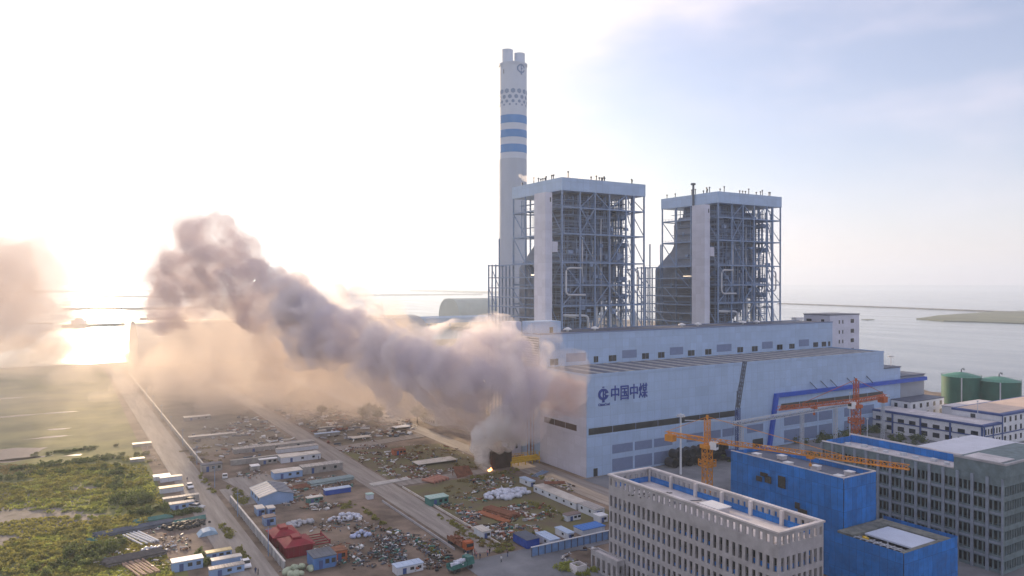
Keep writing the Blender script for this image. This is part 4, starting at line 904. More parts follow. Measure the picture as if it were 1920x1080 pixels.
SH_ = [
 (905,1013,15,18,14,'small white hut with a cream roof on the grass near the crossroads','white','cream'),
 (993.6,914,10,19,10,'small pale container hut beside the concrete apron near the hall end wall','white','lilac'),
 (1080,957,22,76,12,'long white container row with debris on its roof beside the apron road','white','cream'),
 (1115.5,972.5,20,27,15,'white cabin with a ribbed pale roof at the near end of the long container row','white','stripe'),
 (1064,979.5,27,8,11,'small white cabin with a brown flat roof below the long container row','white','brown'),
 (1093,1006,45,15,10,'white workshop under a bright blue sheet roof left of the unfinished office','white','blue'),
 (1065,1014,12,22,12,'white cabin between the blue roofed workshop and the cobalt tank','white','lilac'),
 (1032,1029,18,26,14,'white cabin with a two tone roof next to the cobalt blue tank','white','lilac'),
 (1125,982,16,10,12,'small white cabin tucked against the corner of the unfinished office','white','white'),
 (481.4,969,12,13,13,'cream roofed blue walled hut nearest the boundary wall beside the large gable shed','sky','cream'),
 (502,967,11,10,12,'cream roofed blue walled hut touching the front of the large gable shed','sky','cream'),
 (495,988,18,10,15,'brown roofed blue walled hut in front of the two cream roofed huts','sky','brown'),
 (438.5,852,129,9,8,'very long low shed with pale striped roof at the far side of the cabins','grey','stripe'),
 (527,869.6,64,14,10,'long cabin row with a cream roof, nearest of the two parallel rows','white','cream'),
 (520,851,66,8,7,'long cabin row with a grey striped roof behind the cream roofed row','white','stripe'),
 (486,872.5,28,4,9,'short white roofed cabin left of the two parallel cabin rows','grey','white'),
 (471,883,13,9,7,'tiny white roofed cabin standing alone in the cabin yard','grey','white'),
 (514,900.7,45,14,12,'pale blue walled cabin row with a cream roof just behind the large gable shed','sky','cream'),
 (567,891,66,12,13,'grey walled cabin row reaching to the central road corner','grey','stripe'),
 (519,893,30,6,9,'white roofed cabin between the two long rows left of the central road','grey','white'),
 (248.5,839.6,27,8,5,'lone hut with a bright cream roof by the far left of the road','grey','cream'),
 (244,868,20,2,5,'small hut with a pale roof on the marsh edge behind the roadside cabins','grey','cream'),
 (288,903,24,10,7,'white roofed roadside cabin, farthest of the roadside row','white','white'),
 (300,906,32,6,8,'pale roadside cabin beside the farthest white roofed one','white','cream'),
 (299,927,35,8,9,'cream roofed roadside cabin in the middle of the roadside row','white','yellow'),
 (305.5,945.5,53,6,8,'striped roof roadside cabin, widest of the roadside row','grey','stripe'),
 (317.7,960,36,8,12,'brown striped roadside cabin, nearest of the roadside row','sky','stripe'),
 (322,1076,46,2,18,'white walled cabin with a large white roof in the dirt yard at the bottom','sky','white'),
 (386.7,1052,38,7,12,'yellow roofed blue cabin beside the road at the bottom','sky','yellow'),
 (397,1066,45,6,12,'cream roofed blue cabin just below the yellow roofed one','sky','cream'),
 (392.6,1085,53,6,14,'flat roofed blue cabin with a brown patched roof at the bottom picture edge','sky','stripe'),
 (806,951,33,12,14,'dark green shed with two mint roofs by the central road','green','mint'),
 (689,938,10,4,9,'tiny white guard hut with a mint roof on the edge of the central road','white','mint'),
 (744,1081,46,2,14,'long container with a light blue roof at the bottom picture edge','white','lilac'),
 (345,790,40,8,6,'hazy low shed with a rusty pale roof beyond the cabin yard','grey','cream'),
 (354,825,71,2,4,'long low hazy wall shed with a cream top beside the green field','grey','cream'),
 (591.5,821,40,5,6,'pale blue roofed shed behind the scrap yard under the smoke','grey','lilac'),
 (600,808,26,4,5,'small cream roofed shed beneath the smoke veil','grey','cream'),
 (377.6,887,31,2,13,'grey block wall hut at the gate by the left road','grey','grey'),
 (588,1071,37,24,22,'blue container with dark roof lying beside the red hoppers','blue','dark'),
 (628,1056,20,3,20,'orange red container standing right of the blue container','rust','rust'),
 (739,855,20,2,10,'rust red container in the fenced lot by the white canopy','rust','rust'),
 (610,930,42,7,9,'long bright blue steel trough among the pipes by the central road','cobalt','lilac'),
 (576,946,25,6,10,'dark green skip full of pale rubble next to the large gable shed','green','cream'),
]
for a in SH_: shed(*a)
shed(487, 951, 53, 42, 17, 'large blue gable shed with a pale ribbed roof inside the walled yard', 'sky', 'cream', 'gable', 'gable_shed', 'shed', nd=0, nw=0)
shed(785, 876, 68, 15, 4, 'wide pale open canopy in the lot left of the fire', roof='cream', kind='open', name='open_canopy', cat='canopy')
shed(742, 806, 24, 9, 3, 'small white open canopy on the green lot under the smoke', roof='white', kind='open', name='open_canopy', cat='canopy')
shed(662, 826, 30, 9, 3, 'grey open canopy in the scrap yard under the smoke veil', roof='cream', kind='open', name='open_canopy', cat='canopy')
# white two storey house under the plume
x0, y0 = G(816, 800); Hs = thing('white_house', 'white two storey house with dark windows standing below the smoke plume', 'house', (x0, y0, 0))
MB().box(x0, x0+11, y0, y0+15, 0, 7.2).box(x0+1, x0+12, y0+15.01, y0+19, 0, 6).build('wall', WHITE, Hs); MB().box(x0-.3, x0+11.3, y0-.3, y0+15.3, 7.201, 7.6).build('roof', DECK, Hs)
windows_x(Hs, x0, y0+.5, y0+14.5, 2, 6, 1.2, 3.3, 1.1, 1.5); windows_y(Hs, y0, x0+.5, x0+10.5, 2, 3, 1.2, 3.3, 1.2, 1.5)
# cobalt tank, blue panel fence, boundary walls
x0, y0 = G(988, 1032); ct = thing('water_tank', 'dark cobalt blue box tank beside the white cabins', 'tank', (x0, y0, 0)); MB().box(x0, x0+4, y0, y0+7, .2, 2.4).build('body', WALLS['cobalt'], ct)
q = MB()
for i in range(9): q.box(x0-.08, x0-.001, y0+.3+i*.8, y0+.42+i*.8, .25, 2.35)
q.build('rib', WALLS['cobalt'], ct); MB().box(x0-.1, x0+4.1, y0-.1, y0+7.1, 2.41, 2.5).build('lid', STEELD, ct)
fn = thing('panel_fence', 'long blue panelled fence with a white top rail along the near pavement', 'fence', (103.5, 168, 0))
fx0, fx1, fy_ = 103.5, 130.5, 160.0
MB().box(fx0, fx1, fy_, fy_+.1, .25, 2.5).build('panel', mat('fence_blue_panel', (0.16, 0.28, 0.50), .5, .2, .5), fn); MB().box(fx0-.1, fx1+.1, fy_-.12, fy_+.22, 2.5, 2.7).build('top_rail', WHITE, fn)
for i in range(14): X = fx0 + (fx1-fx0)*i/13; MB().box(X-.1, X+.1, fy_-.15, fy_-.01, 0, 2.5).build('post', STEELD, fn)
bw = thing('boundary_wall', 'grey rendered boundary wall with pale coping along the right side of the left road', 'wall', (47, 175, 0))
MB().box(47.2, 47.5, 184, 250, 0, 2.2).build('wall', mat('stained_render', (0.34, 0.34, 0.34), .9, .3, .5, stretch=(1, 1, .4)), bw); MB().box(47.1, 47.6, 184, 250, 2.2, 2.35).build('coping', CREAM, bw)
for i in range(17): Y = 184+i*4.1; MB().box(47.0, 47.19, Y-.2, Y+.2, 0, 2.35).build('pier', CONC, bw)
bw = thing('boundary_wall', 'low hazy wall along the left road far beyond the gate', 'wall', (47, 300, 0)); MB().box(47.2, 47.5, 300, 640, 0, 1.8).build('wall', SEAC, bw); MB().box(47.1, 47.6, 300, 640, 1.8, 1.9).build('coping', CREAM, bw)
bw = thing('boundary_wall', 'low kerb wall on the left side of the central road beside the debris yard', 'wall', (89, 170, 0)); MB().box(89, 89.3, 175, 226, 0, .6).build('wall', CONC, bw)
bw = thing('boundary_wall', 'low wall with a pale top on the right side of the central road', 'wall', (101, 172, 0)); MB().box(101.1, 101.35, 172, 238, 0, .6).build('wall', CREAM, bw)
bw = thing('boundary_wall', 'long pale wall dividing the green field from the cabin yard', 'wall', (57, 290, 0)); MB().box(57, 83, 301, 301.4, 0, 2).build('wall', SEAC, bw); MB().box(56.9, 83.1, 300.9, 301.5, 2, 2.15).build('coping', CREAM, bw)
# red hoppers: stepped hipped lids on a dark red body
def hopper(x0, y0, w_, d_, h_, label):
    T = thing('red_hopper', label, 'hopper', (x0, y0, 0))
    MB().box(x0+.3, x0+w_-.3, y0+.3, y0+d_-.3, 0, h_*.55).build('body', RED, T)
    def frus(a, z0, z1, b_, nm):
        MB().add([(x0+a, y0+a, z0), (x0+w_-a, y0+a, z0), (x0+w_-a, y0+d_-a, z0), (x0+a, y0+d_-a, z0), (x0+b_, y0+b_, z1), (x0+w_-b_, y0+b_, z1), (x0+w_-b_, y0+d_-b_, z1), (x0+b_, y0+d_-b_, z1)],
                 [(0,3,2,1),(4,5,6,7),(0,1,5,4),(1,2,6,5),(2,3,7,6),(3,0,4,7)]).build(nm, RED, T)
    frus(-.3, h_*.551, h_*.60, -.3, 'lid_rim'); frus(0, h_*.601, h_*.78, w_*.30, 'lid'); frus(w_*.34, h_*.781, h_*.9, w_*.34, 'cap')
    r_ = MB()
    for i in range(5): r_.box(x0+w_*(i+.5)/5-.08, x0+w_*(i+.5)/5+.08, y0+.1, y0+.29, 0, h_*.54).box(x0+.1, x0+.29, y0+d_*(i+.5)/5-.08, y0+d_*(i+.5)/5+.08, 0, h_*.54)
    r_.build('rib', RED, T)
hx, hy = G(535, 1050); hopper(hx, hy, 7.2, 8, 4.9, 'dark red steel hopper with a stepped lid, nearer of the two in the yard'); hopper(hx-.8, hy+9, 6.6, 8, 5.1, 'dark red steel hopper with a stepped lid, farther of the two, beside the boundary wall')
rf = thing('steel_frame', 'low dark red steel frame lying right of the red hoppers', 'steel frame', (hx+8, hy+6, 0)); q = MB()
for i in range(5): q.bar((hx+8.3, hy+5+i*2, .6), (hx+13, hy+5+i*2, .6), .25)
q.bar((hx+8.3, hy+5, .9), (hx+8.3, hy+13, .9), .3).bar((hx+13, hy+5, .9), (hx+13, hy+13, .9), .3); q.build('frame', RED, rf)
for X in (hx+8.3, hx+13):
    for Y in (hy+5, hy+13): MB().box(X-.15, X+.15, Y-.15, Y+.15, 0, 1.4).build('leg', RED, rf)
# scorched steel box and yellow pipe rack at the fire
fb = thing('scorched_tank', 'scorched dark brown steel box right behind the fire', 'steel box', (137, 243, 0)); fx_, fy2 = G(922, 884)
MB().box(fx_+1, fx_+10, fy2+2, fy2+9, 0, 6.2).build('body', BROWN, fb); q = MB()
for i in range(8): q.box(fx_+1.3+i*1.15, fx_+1.5+i*1.15, fy2+1.85, fy2+1.99, 0, 6.2)
q.build('rib', BROWN, fb); MB().box(fx_+.8, fx_+10.2, fy2+1.8, fy2+9.2, 6.21, 6.4).build('lid', BROWN, fb)
yx, yy_ = G(957, 876); yp = thing('yellow_pipe_rack', 'bright yellow pipes on a yellow stand between the fire and the hall', 'pipe rack', (yx, yy_, 0))
for k in range(3): MB().tube([(yx, yy_+k*.9, 1.6+k*.5), (yx+13.5, yy_+k*.9, 1.6+k*.5)], .42, 10).build('pipe', YELL, yp)
for k in range(5): MB().box(yx+k*3.2, yx+k*3.2+.3, yy_-.5, yy_-.2, 0, 1.6 if k < 4 else 4.5).box(yx+k*3.2, yx+k*3.2+.3, yy_+2.4, yy_+2.7, 0, 3.2).build('stand', YELL, yp)
q = MB()
for z in (3.4, 4.0): q.bar((yx, yy_+2.9, z), (yx+13.5, yy_+2.9, z), .12)
for k in range(8): q.bar((yx+k*1.9, yy_+2.9, 2.4), (yx+k*1.9, yy_+2.9, 4.0), .12)
q.build('railing', YELL, yp)
rp = thing('leaning_plate', 'rust brown steel plate leaning up beside the pale canopy near the fire', 'steel plate', (*G(858, 897), 0)); ax_, ay_ = G(858, 897)
MB().add([(ax_, ay_, 0), (ax_+7, ay_+1, 0), (ax_+6, ay_+3, 3.2), (ax_-1, ay_+2, 3.8), (ax_, ay_+.2, 0), (ax_+7, ay_+1.2, 0), (ax_+6, ay_+3.2, 3.2), (ax_-1, ay_+2.2, 3.8)], [(0,1,2,3),(7,6,5,4),(0,4,5,1),(1,5,6,2),(2,6,7,3),(3,7,4,0)]).build('plate', RUST, rp); MB().bar((ax_, ay_+4, 0), (ax_-.8, ay_+2.2, 3.7), .2).build('prop', RUST, rp)
# flames at the foot of the smoke
fm = bpy.data.materials.new('flame'); fm.use_nodes = True; b = fm.node_tree.nodes['Principled BSDF']; b.inputs['Base Color'].default_value = (.8, .25, .05, 1); b.inputs['Emission Color'].default_value = (1, .42, .12, 1); b.inputs['Emission Strength'].default_value = 7
mb = MB(); rr2 = random.Random(4); ffx, ffy = G(918, 884)
for i in range(5):
    a, c = ffx + rr2.uniform(-.8, .9), ffy + rr2.uniform(-.6, .6); h_ = rr2.uniform(.5, 1.5)
    mb.tube([(a, c, 0), (a+.1, c, h_*.4), (a-.1, c+.1, h_*.75), (a+.15, c, h_)], 1, 7, radii=[.25, .38, .2, .02])
tag(mb.build('flame', fm, smooth=True), 'small orange flames licking up at the foot of the white smoke', 'fire', kind='stuff')

# ------------------------------------------------------------------ vehicles and people
def car(x, y, rz, label, body, pickup=False, name='parked_car'):
    T = thing(name, label, 'pickup' if pickup else 'car', (x, y, .15), absolute=False); T.rotation_euler = (0, 0, rz)
    prof = [(-2.3, .35), (2.35, .35), (2.4, .75), (1.5, .98), (.85, 1.02), (-2.3, 1.0)] if not pickup else [(-2.6, .45), (2.6, .45), (2.65, .9), (1.5, 1.12), (-2.6, 1.1)]
    MB().prismy(prof, -.88, .88).build('body', body, T)
    cabp = [(1.0, 1.02), (.4, 1.5), (-1.3, 1.52), (-2.0, 1.02)] if not pickup else [(1.35, 1.12), (.75, 1.7), (-.6, 1.72), (-.75, 1.12)]
    cb_ = MB().prismy(cabp, -.78, .78).build('cabin', DARK, T)
    MB().prismy([(cabp[1][0]+.02, cabp[1][1]+.003), (cabp[2][0]-.02, cabp[2][1]+.003), (cabp[2][0]-.05, cabp[2][1]+.06), (cabp[1][0]-.02, cabp[1][1]+.06)], -.76, .76).build('roof', body, cb_)
    if pickup: MB().box(-2.5, -.85, -.8, .8, 1.11, 1.14).box(-2.6, -.8, -.87, -.8, 1.115, 1.4).box(-2.6, -.8, .8, .87, 1.115, 1.4).build('cargo_bed', body, T)
    for sx in (-1.45, 1.45):
        for sy in (-.8, .8): MB().tube([(sx, sy-.12, .33), (sx, sy+.12, .33)], .34, 14).build('wheel', BLACKM, T)
    for sy in (-.62, .62): MB().box(prof[2][0]-.06, prof[2][0]+.02, sy-.16, sy+.16, .62, .78).build('headlight', WHITE, T)
    return T
CW = mat('white_car_paint', (0.75, 0.76, 0.78), .3, .03, 1, spec=.6); CS = mat('silver_car_paint', (0.45, 0.47, 0.5), .35, .05, 1); CDK = mat('dark_car_paint', (0.04, 0.045, 0.06), .3, .1, 1)
x, y = G(460, 1064); car(x, y, R(-92), 'white pickup with an empty bed driving down the left road near the bottom', CW, True, 'pickup')
x, y = G(355, 916); car(x, y, R(-88), 'white car on the left road beside the roadside cabins', CW)
x, y = G(367, 947); car(x-1, y+3, R(-60), 'black car parked at the roadside next to the nearest roadside cabin', CDK)
x, y = G(368, 955); car(x, y, R(-40), 'silver car parked in front of the black one by the road', CS)
x, y = G(421, 897); car(x, y, R(80), 'small white car parked at the yard gate behind the large gable shed', CW)
def truck(x, y, rz, label, cabm, bedm, load, name='truck', L_=7.5):
    T = thing(name, label, 'truck', (x, y, .13), absolute=False); T.rotation_euler = (0, 0, rz)
    MB().box(-L_/2, L_/2, -.5, .5, .6, .95).build('chassis', STEELD, T)
    c_ = MB().prismy([(L_/2-1.6, .96), (L_/2+.5, .96), (L_/2+.45, 1.9), (L_/2+.1, 2.9), (L_/2-1.6, 2.9)], -1.15, 1.15).build('cab', cabm, T)
    MB().box(L_/2+.18, L_/2+.5, -1, 1, 1.7, 2.5).build('windscreen', DARK, c_)
    MB().box(-L_/2, L_/2-1.9, -1.2, 1.2, .96, 1.15).box(-L_/2, L_/2-1.9, -1.2, -1.1, 1.16, 2.1).box(-L_/2, L_/2-1.9, 1.1, 1.2, 1.16, 2.1).build('bed', bedm, T)
    if load:
        q = MB(); r_ = random.Random(int(x*10))
        for _ in range(26): q.obox((r_.uniform(-L_/2+.6, L_/2-2.6), r_.uniform(-.8, .8), r_.uniform(1.4, 2.4)), (r_.uniform(.4, 1.6), r_.uniform(.3, .8), r_.uniform(.2, .7)), r_.uniform(0, 3), r_.uniform(-.4, .4))
        lo = q.build('load', load, T); lo['kind'] = 'stuff'
    for sx in (-L_/2+.9, -L_/2+2.1, L_/2-.6):
        for sy in (-1.0, 1.0): MB().tube([(sx, sy-.2, .5), (sx, sy+.2, .5)], .5, 14).build('wheel', BLACKM, T)
x, y = G(862, 1028); truck(x, y, R(-88), 'truck heaped with rusty orange scrap at the side of the central road', ORANGE2, RUST, RUST, L_=10)
x, y = G(862, 1071); truck(x, y, R(12), 'dark green truck standing on the wide crossroads at the bottom', TEAL, TEAL, BAG, L_=6.5)
def person(x, y, z, h, rz, top, trou, label, group=None, stride=.12, arm=.15, sit=False):
    """one continuous skinned figure; shirt, trousers and hair as clothing"""
    s = h/1.75
    J = {'pel': (0, 0, .95), 'sp': (0, 0, 1.15), 'ch': (0, .01, 1.36), 'nk': (0, .01, 1.5), 'hd': (0, .02, 1.6), 'tp': (0, .02, 1.72),
         'hL': (-.1, 0, .9), 'kL': (-.1, stride, .5), 'aL': (-.1, stride*.6, .08), 'tL': (-.1, stride*.6+.17, .035), 'hR': (.1, 0, .9), 'kR': (.1, -stride*.1, .5), 'aR': (.1, -stride, .08), 'tR': (.1, -stride+.17, .035),
         'sL': (-.19, 0, 1.41), 'eL': (-.25, -arm*.3, 1.13), 'wL': (-.25, arm, .88), 'fL': (-.24, arm+.05, .79), 'sR': (.19, 0, 1.41), 'eR': (.25, arm*.2, 1.13), 'wR': (.25, -arm*.2, .88), 'fR': (.24, -arm*.2+.03, .79)}
    E_ = [('pel','sp'),('sp','ch'),('ch','nk'),('nk','hd'),('hd','tp'),('pel','hL'),('hL','kL'),('kL','aL'),('aL','tL'),('pel','hR'),('hR','kR'),('kR','aR'),('aR','tR'),('ch','sL'),('sL','eL'),('eL','wL'),('wL','fL'),('ch','sR'),('sR','eR'),('eR','wR'),('wR','fR')]
    RAD = dict(pel=.14, sp=.13, ch=.15, nk=.06, hd=.095, tp=.075, hL=.1, kL=.065, aL=.045, tL=.035, hR=.1, kR=.065, aR=.045, tR=.035, sL=.065, eL=.045, wL=.032, fL=.035, sR=.065, eR=.045, wR=.032, fR=.035)
    names = list(J); me = bpy.data.meshes.new('person'); me.from_pydata([tuple(c*s for c in J[n_]) for n_ in names], [(names.index(a), names.index(b_)) for a, b_ in E_], [])
    o = bpy.data.objects.new('person', me); COL.objects.link(o); md = o.modifiers.new('k', 'SKIN')
    for i, n_ in enumerate(names): me.skin_vertices[0].data[i].radius = (RAD[n_]*s*1.15,)*2
    me.skin_vertices[0].data[0].use_root = True
    o.modifiers.new('s', 'SUBSURF').levels = 1
    bpy.context.view_layer.update(); m2 = bpy.data.meshes.new_from_object(o.evaluated_get(bpy.context.evaluated_depsgraph_get())); bpy.data.objects.remove(o)
    o = bpy.data.objects.new('person', m2); COL.objects.link(o)
    for m_ in (SKIN, top, trou, HAIR): m2.materials.append(m_)
    for p in m2.polygons:
        c = p.center/s; ang_ = c.z
        p.material_index = 2 if c.z < .98 and abs(c.x) < .19 else (1 if c.z < 1.49 and not (abs(c.x) > .2 and c.z < .86) else (3 if c.z > 1.66 or (c.z > 1.56 and c.y < 0) else 0)); p.use_smooth = True
        if c.z < .06: p.material_index = 3
    o.location = (x, y, z); o.rotation_euler = (0, 0, rz); tag(o, label, 'person', group); return o
SKIN = mat('skin', (0.45, 0.28, 0.2), .6, .05, 4); HAIR = mat('dark_hair', (0.02, 0.018, 0.016), .7, .1, 5)
TOPS = [mat('navy_shirt', (.03, .05, .12), .8, .1, 5), mat('red_shirt', (.32, .05, .04), .8, .1, 5), mat('white_shirt', (.6, .6, .6), .8, .1, 5), mat('black_shirt', (.03, .03, .03), .8, .1, 5), mat('pink_shirt', (.5, .25, .25), .8, .1, 5)]
TRO = [mat('dark_trousers', (.025, .028, .04), .8, .1, 5), mat('blue_trousers', (.05, .08, .18), .8, .1, 5)]
PL_ = [(873,1048,2,0,'person in a white shirt at the left end of the group on the crossroads'),(877,1044,0,0,'person in a navy shirt second from the left in the group on the crossroads'),(885,1045,3,1,'person in black near the middle of the group on the crossroads'),(890,1043,1,0,'person in a red shirt near the middle of the group on the crossroads'),(893,1047,4,1,'person in a pink shirt beside the one in red'),(900,1050,0,0,'person in dark clothes standing apart at the right end of the group'),
 (914,1044,4,1,'person in pink at the right edge of the central road'),(918,1040,3,0,'person in black by the pale road edge below the small white hut'),(940,1055,2,0,'person in white crossing the wide pavement'),(952,1045,3,1,'person in black walking near the panel fence'),(478,1077,0,1,'person in navy walking on the left road behind the pickup'),(483,1079,3,0,'person in black walking on the left road behind the pickup'),(714,1011,3,0,'person in black standing alone in the dirt yard left of the tangled bushes'),(350,903,0,0,'person in navy standing by the roadside cabins near the white car'),(597,863,3,1,'tiny person on the central road at the cabin row corner')]
for i, (px, py, a, c, lb) in enumerate(PL_):
    x, y = G(px, py, .14); person(x, y, .14 if px not in (714,) else .03, rnd.uniform(1.65, 1.8), rnd.uniform(0, 6.28), TOPS[a], TRO[c], lb, stride=rnd.uniform(.05, .2), arm=rnd.uniform(.05, .2))

# ------------------------------------------------------------------ ship and dredger in the hazy water
def vessel(px, py, L_, label, name):
    x, y = G(px, py, -3); T = thing(name, label, 'ship', (x, y, -3)); 
    MB().prism([(x-L_/2, y-5), (x+L_*.42, y-5), (x+L_/2, y), (x+L_*.42, y+5), (x-L_/2, y+5)], -4, 2).build('hull', STEELD, T)
    MB().box(x-L_*.36, x-L_*.1, y-4, y+4, 2.01, 9).box(x-L_*.3, x-L_*.16, y-3, y+3, 9.01, 13).build('superstructure', PALE, T)
    MB().bar((x+L_*.1, y, 2), (x+L_*.1, y, 14), .8).build('mast', STEELD, T); return x, y, T
x, y, T = vessel(176, 612, 95, 'hazy dredger barge with two tall poles on the bright water at the left', 'dredger')
for d_, h_ in ((30, 28), (42, 38)): MB().bar((x+d_, y, 0), (x+d_, y, h_), 1.2).build('spud_pole', STEELD, T)
MB().bar((x-60, y, 4), (x-95, y, 5), 2.2).bar((x-78, y, -3), (x-78, y, 4), 1).build('floating_pipe', STEELD, T)
vessel(308, 599, 90, 'hazy cargo ship moored behind the barrel roofed coal shed', 'cargo_ship')

# wooden line poles along the left road
for i in range(9):
    y = 196 + i*38; x = 46.3; T = thing('utility_pole', ['first','second','third','fourth','fifth','sixth','seventh','eighth','ninth'][i] + ' thin grey utility pole from the bottom along the left road', 'utility pole', (x, y, 0), 'utility poles along the left road')
    MB().tube([(x, y, 0), (x, y, 7.6)], 1, 8, radii=[.13, .08]).build('pole', STEEL, T); MB().box(x-.8, x+.8, y-.06, y+.06, 6.9, 7.05).build('crossarm', STEEL, T)
for i in range(3):
    tag(MB().tube([(46.3+(i-1)*.7, 196+j*(304/64), 7.1-.55*(1-(2*((j % 8)/8)-1)**2)) for j in range(65)], .018, 4).build('power_line', BLACKM), ['left', 'middle', 'right'][i]+' one of the three thin wires strung along the left road poles', 'wire', 'wires along the left road')
# ------------------------------------------------------------------ stacks of pipe, beams and sacks
def pipes(px, py, n_, L_, r0, rz, m, label, group, layers=1, gap=1.08, name='pipe', jit=.04):
    x, y = G(px, py); r_ = random.Random(int(px+py)); pr = MB().tube([(0, -L_/2, 0), (0, L_/2, 0)], r0, 8).build(name, m)
    i = 0
    for l_ in range(layers):
        for k in range(n_-l_):
            o = pr if i == 0 else pr.copy()
            if i: COL.objects.link(o)
            off_ = (k-(n_-l_-1)/2)*2*r0*gap; o.location = (x+math.cos(rz)*off_, y+math.sin(rz)*off_ , r0+l_*r0*1.75+.05); o.rotation_euler = (0, 0, rz + r_.uniform(-jit, jit)); i += 1
            o.location.x += -math.sin(rz)*r_.uniform(-.4, .4); o.location.y += math.cos(rz)*r_.uniform(-.4, .4)
            tag(o, label, name.replace('_', ' '), group)
pipes(939, 965, 6, 12, .35, R(14), RUST, 'rusty brown pipe in the stack right of the debris field behind the white hut', 'rusty pipes behind the white hut', 2)
pipes(925, 972, 4, 13, .3, R(10), mat('orange_rust', (.36, .13, .06), .8, .3, 1), 'orange rusted pipe in the stack behind the small white hut', 'orange rusted pipes behind the white hut', 1)
pipes(817, 902, 5, 6, .55, R(20), mat('pink_rust_pipe', (.42, .2, .14), .7, .2, 1), 'short fat pinkish pipe lying beside the side road to the fire', 'fat pink pipes by the side road', 1, 1.5)
pipes(620, 905, 6, 16, .35, R(96), mat('grey_green_pipe', (.25, .32, .32), .6, .2, 1), 'grey green pipe in the flat stack behind the blue trough', 'grey green pipes behind the blue trough', 2)
pipes(560, 915, 5, 14, .3, R(98), RUST, 'rusty pipe lying between the cabins and the rubble skip', 'rusty pipes behind the rubble skip', 1, 1.6)
pipes(250, 1050, 7, 14, .32, R(100), mat('dark_pipe', (.10, .09, .09), .6, .3, 1), 'dark pipe in the long stack in the dirt yard at the bottom left', 'dark pipes in the bottom left yard', 2, 1.2)
pipes(262, 1068, 7, 12, .32, R(15), mat('brown_cream_pipe', (.34, .22, .16), .7, .4, 1), 'brown pipe pointing at the camera in the dirt yard at the bottom left', 'brown pipes in the bottom left yard', 1, 1.2)
pipes(262, 1012, 5, 12, .3, R(20), PALE, 'pale pipe lying askew on the dirt yard at the bottom left', 'pale pipes in the bottom left yard', 1, 1.8)
pipes(250, 995, 6, 20, .28, R(97), STEELD, 'long dark pipe along the back of the dirt yard at the bottom left', 'long dark pipes at the back of the dirt yard', 2, 1.3)
pipes(285, 976, 4, 10, .35, R(96), TEAL, 'green pipe beside the bushes behind the dirt yard', 'green pipes behind the dirt yard', 1, 1.3)
pipes(355, 978, 4, 9, .35, R(96), TEAL, 'green pipe beside the roadside at the back of the dirt yard', 'green pipes at the roadside', 1, 1.3)
pipes(175, 1014, 4, 5, .2, R(60), TEAL, 'thin green pipe lying in the grass left of the dirt yard', 'thin green pipes in the grass', 1, 1.6)
pipes(730, 905, 4, 15, .25, R(95), CREAM, 'pale beam lying along the debris in the lot left of the canopy', 'pale beams in the fenced lot', 1, 1.8, name='beam')
pipes(1012, 890, 3, 9, .25, R(120), STEEL, 'grey pipe lying on the concrete apron by the hall end wall', 'grey pipes on the apron', 1, 2)
pipes(1040, 925, 3, 7, .25, R(60), RUST, 'rusty pipe on the roof of the long container row', 'rusty pipes on the container row', 1, 2)
for o in [o for o in bpy.data.objects if o.get('group') == 'rusty pipes on the container row']: o.location.z += 3.2
def sacks(px, py, n_, sx, sy, m, label, group, size=1.1, name='sack', high=2):
    x, y = G(px, py); r_ = random.Random(int(px*3+py)); bm = bmesh.new(); bmesh.ops.create_icosphere(bm, subdivisions=2, radius=size/2)
    for v in bm.verts:
        v.co = Vector((math.copysign(abs(v.co.x)**.75, v.co.x), math.copysign(abs(v.co.y)**.75, v.co.y), math.copysign(abs(v.co.z)**.8, v.co.z)*.85)); v.co += Vector(noise.noise_vector(v.co*3))*.09
    me = bpy.data.meshes.new(name); bm.to_mesh(me); bm.free(); me.materials.append(m)
    for p in me.polygons: p.use_smooth = True
    for i in range(n_):
        o = bpy.data.objects.new(name, me); COL.objects.link(o); k = r_.random(); t = r_.uniform(0, 6.28); q = math.sqrt(k)
        o.location = (x+q*sx*math.cos(t), y+q*sy*math.sin(t), size*.4 + (1-q)*high*r_.uniform(.3, 1)); o.rotation_euler = (r_.uniform(-.4, .4), r_.uniform(-.4, .4), t); s_ = r_.uniform(.7, 1.3); o.scale = (s_, s_, s_)
        tag(o, label, 'sack', group)
sacks(951, 930, 70, 8.5, 4.5, BAG, 'white bulk sack in the big heap left of the pale container hut', 'white sacks heaped near the container hut', 1.5)
sacks(648, 975, 34, 5, 2.6, BAG, 'white bulk sack in the heap by the mint roofed guard hut', 'white sacks near the guard hut', 1.1)
sacks(676, 1007, 16, 2.6, 2, mat('blue_white_sacks', (.45, .52, .72), .6, .2, 1), 'bluish sack in the small mound in the middle of the dirt yard', 'bluish sacks in the dirt yard', .9)
sacks(559, 1076, 22, 3.2, 3.0, BAGG, 'pale green sack in the stack by the corner below the red hoppers', 'pale green sacks below the red hoppers', 1.3)
sacks(560, 985, 26, 5, 2, mat('grey_white_bundle', (.42, .43, .46), .7, .3, 1), 'grey wrapped bundle in the row behind the red hoppers', 'grey bundles behind the red hoppers', 1.1, 'bundle', 1)
sacks(345, 988, 60, 7, 3.2, BLACKM, 'black rubber tyre like bundle in the dark heap behind the dirt yard', 'black bundles behind the dirt yard', .9, 'bundle', 1)
sacks(282, 1035, 14, 3, 2, PALE, 'pale bundle among the pipes in the bottom left yard', 'pale bundles among the pipes', .9, 'bundle', .8)
tarp = thing('blue_tarp', 'light blue tarpaulin draped over a low heap by the left road', 'tarpaulin', (*G(388, 1002), 0)); tx0, ty0 = G(388, 1003)
MB().prismy([(tx0-2.6, .02), (tx0+2.6, .02), (tx0+2.2, .9), (tx0+.6, 1.5), (tx0-1.4, 1.2)], ty0-1.6, ty0+2.2).build('sheet', mat('pale_blue_tarp', (.28, .42, .56), .6, .2, 1), tarp)
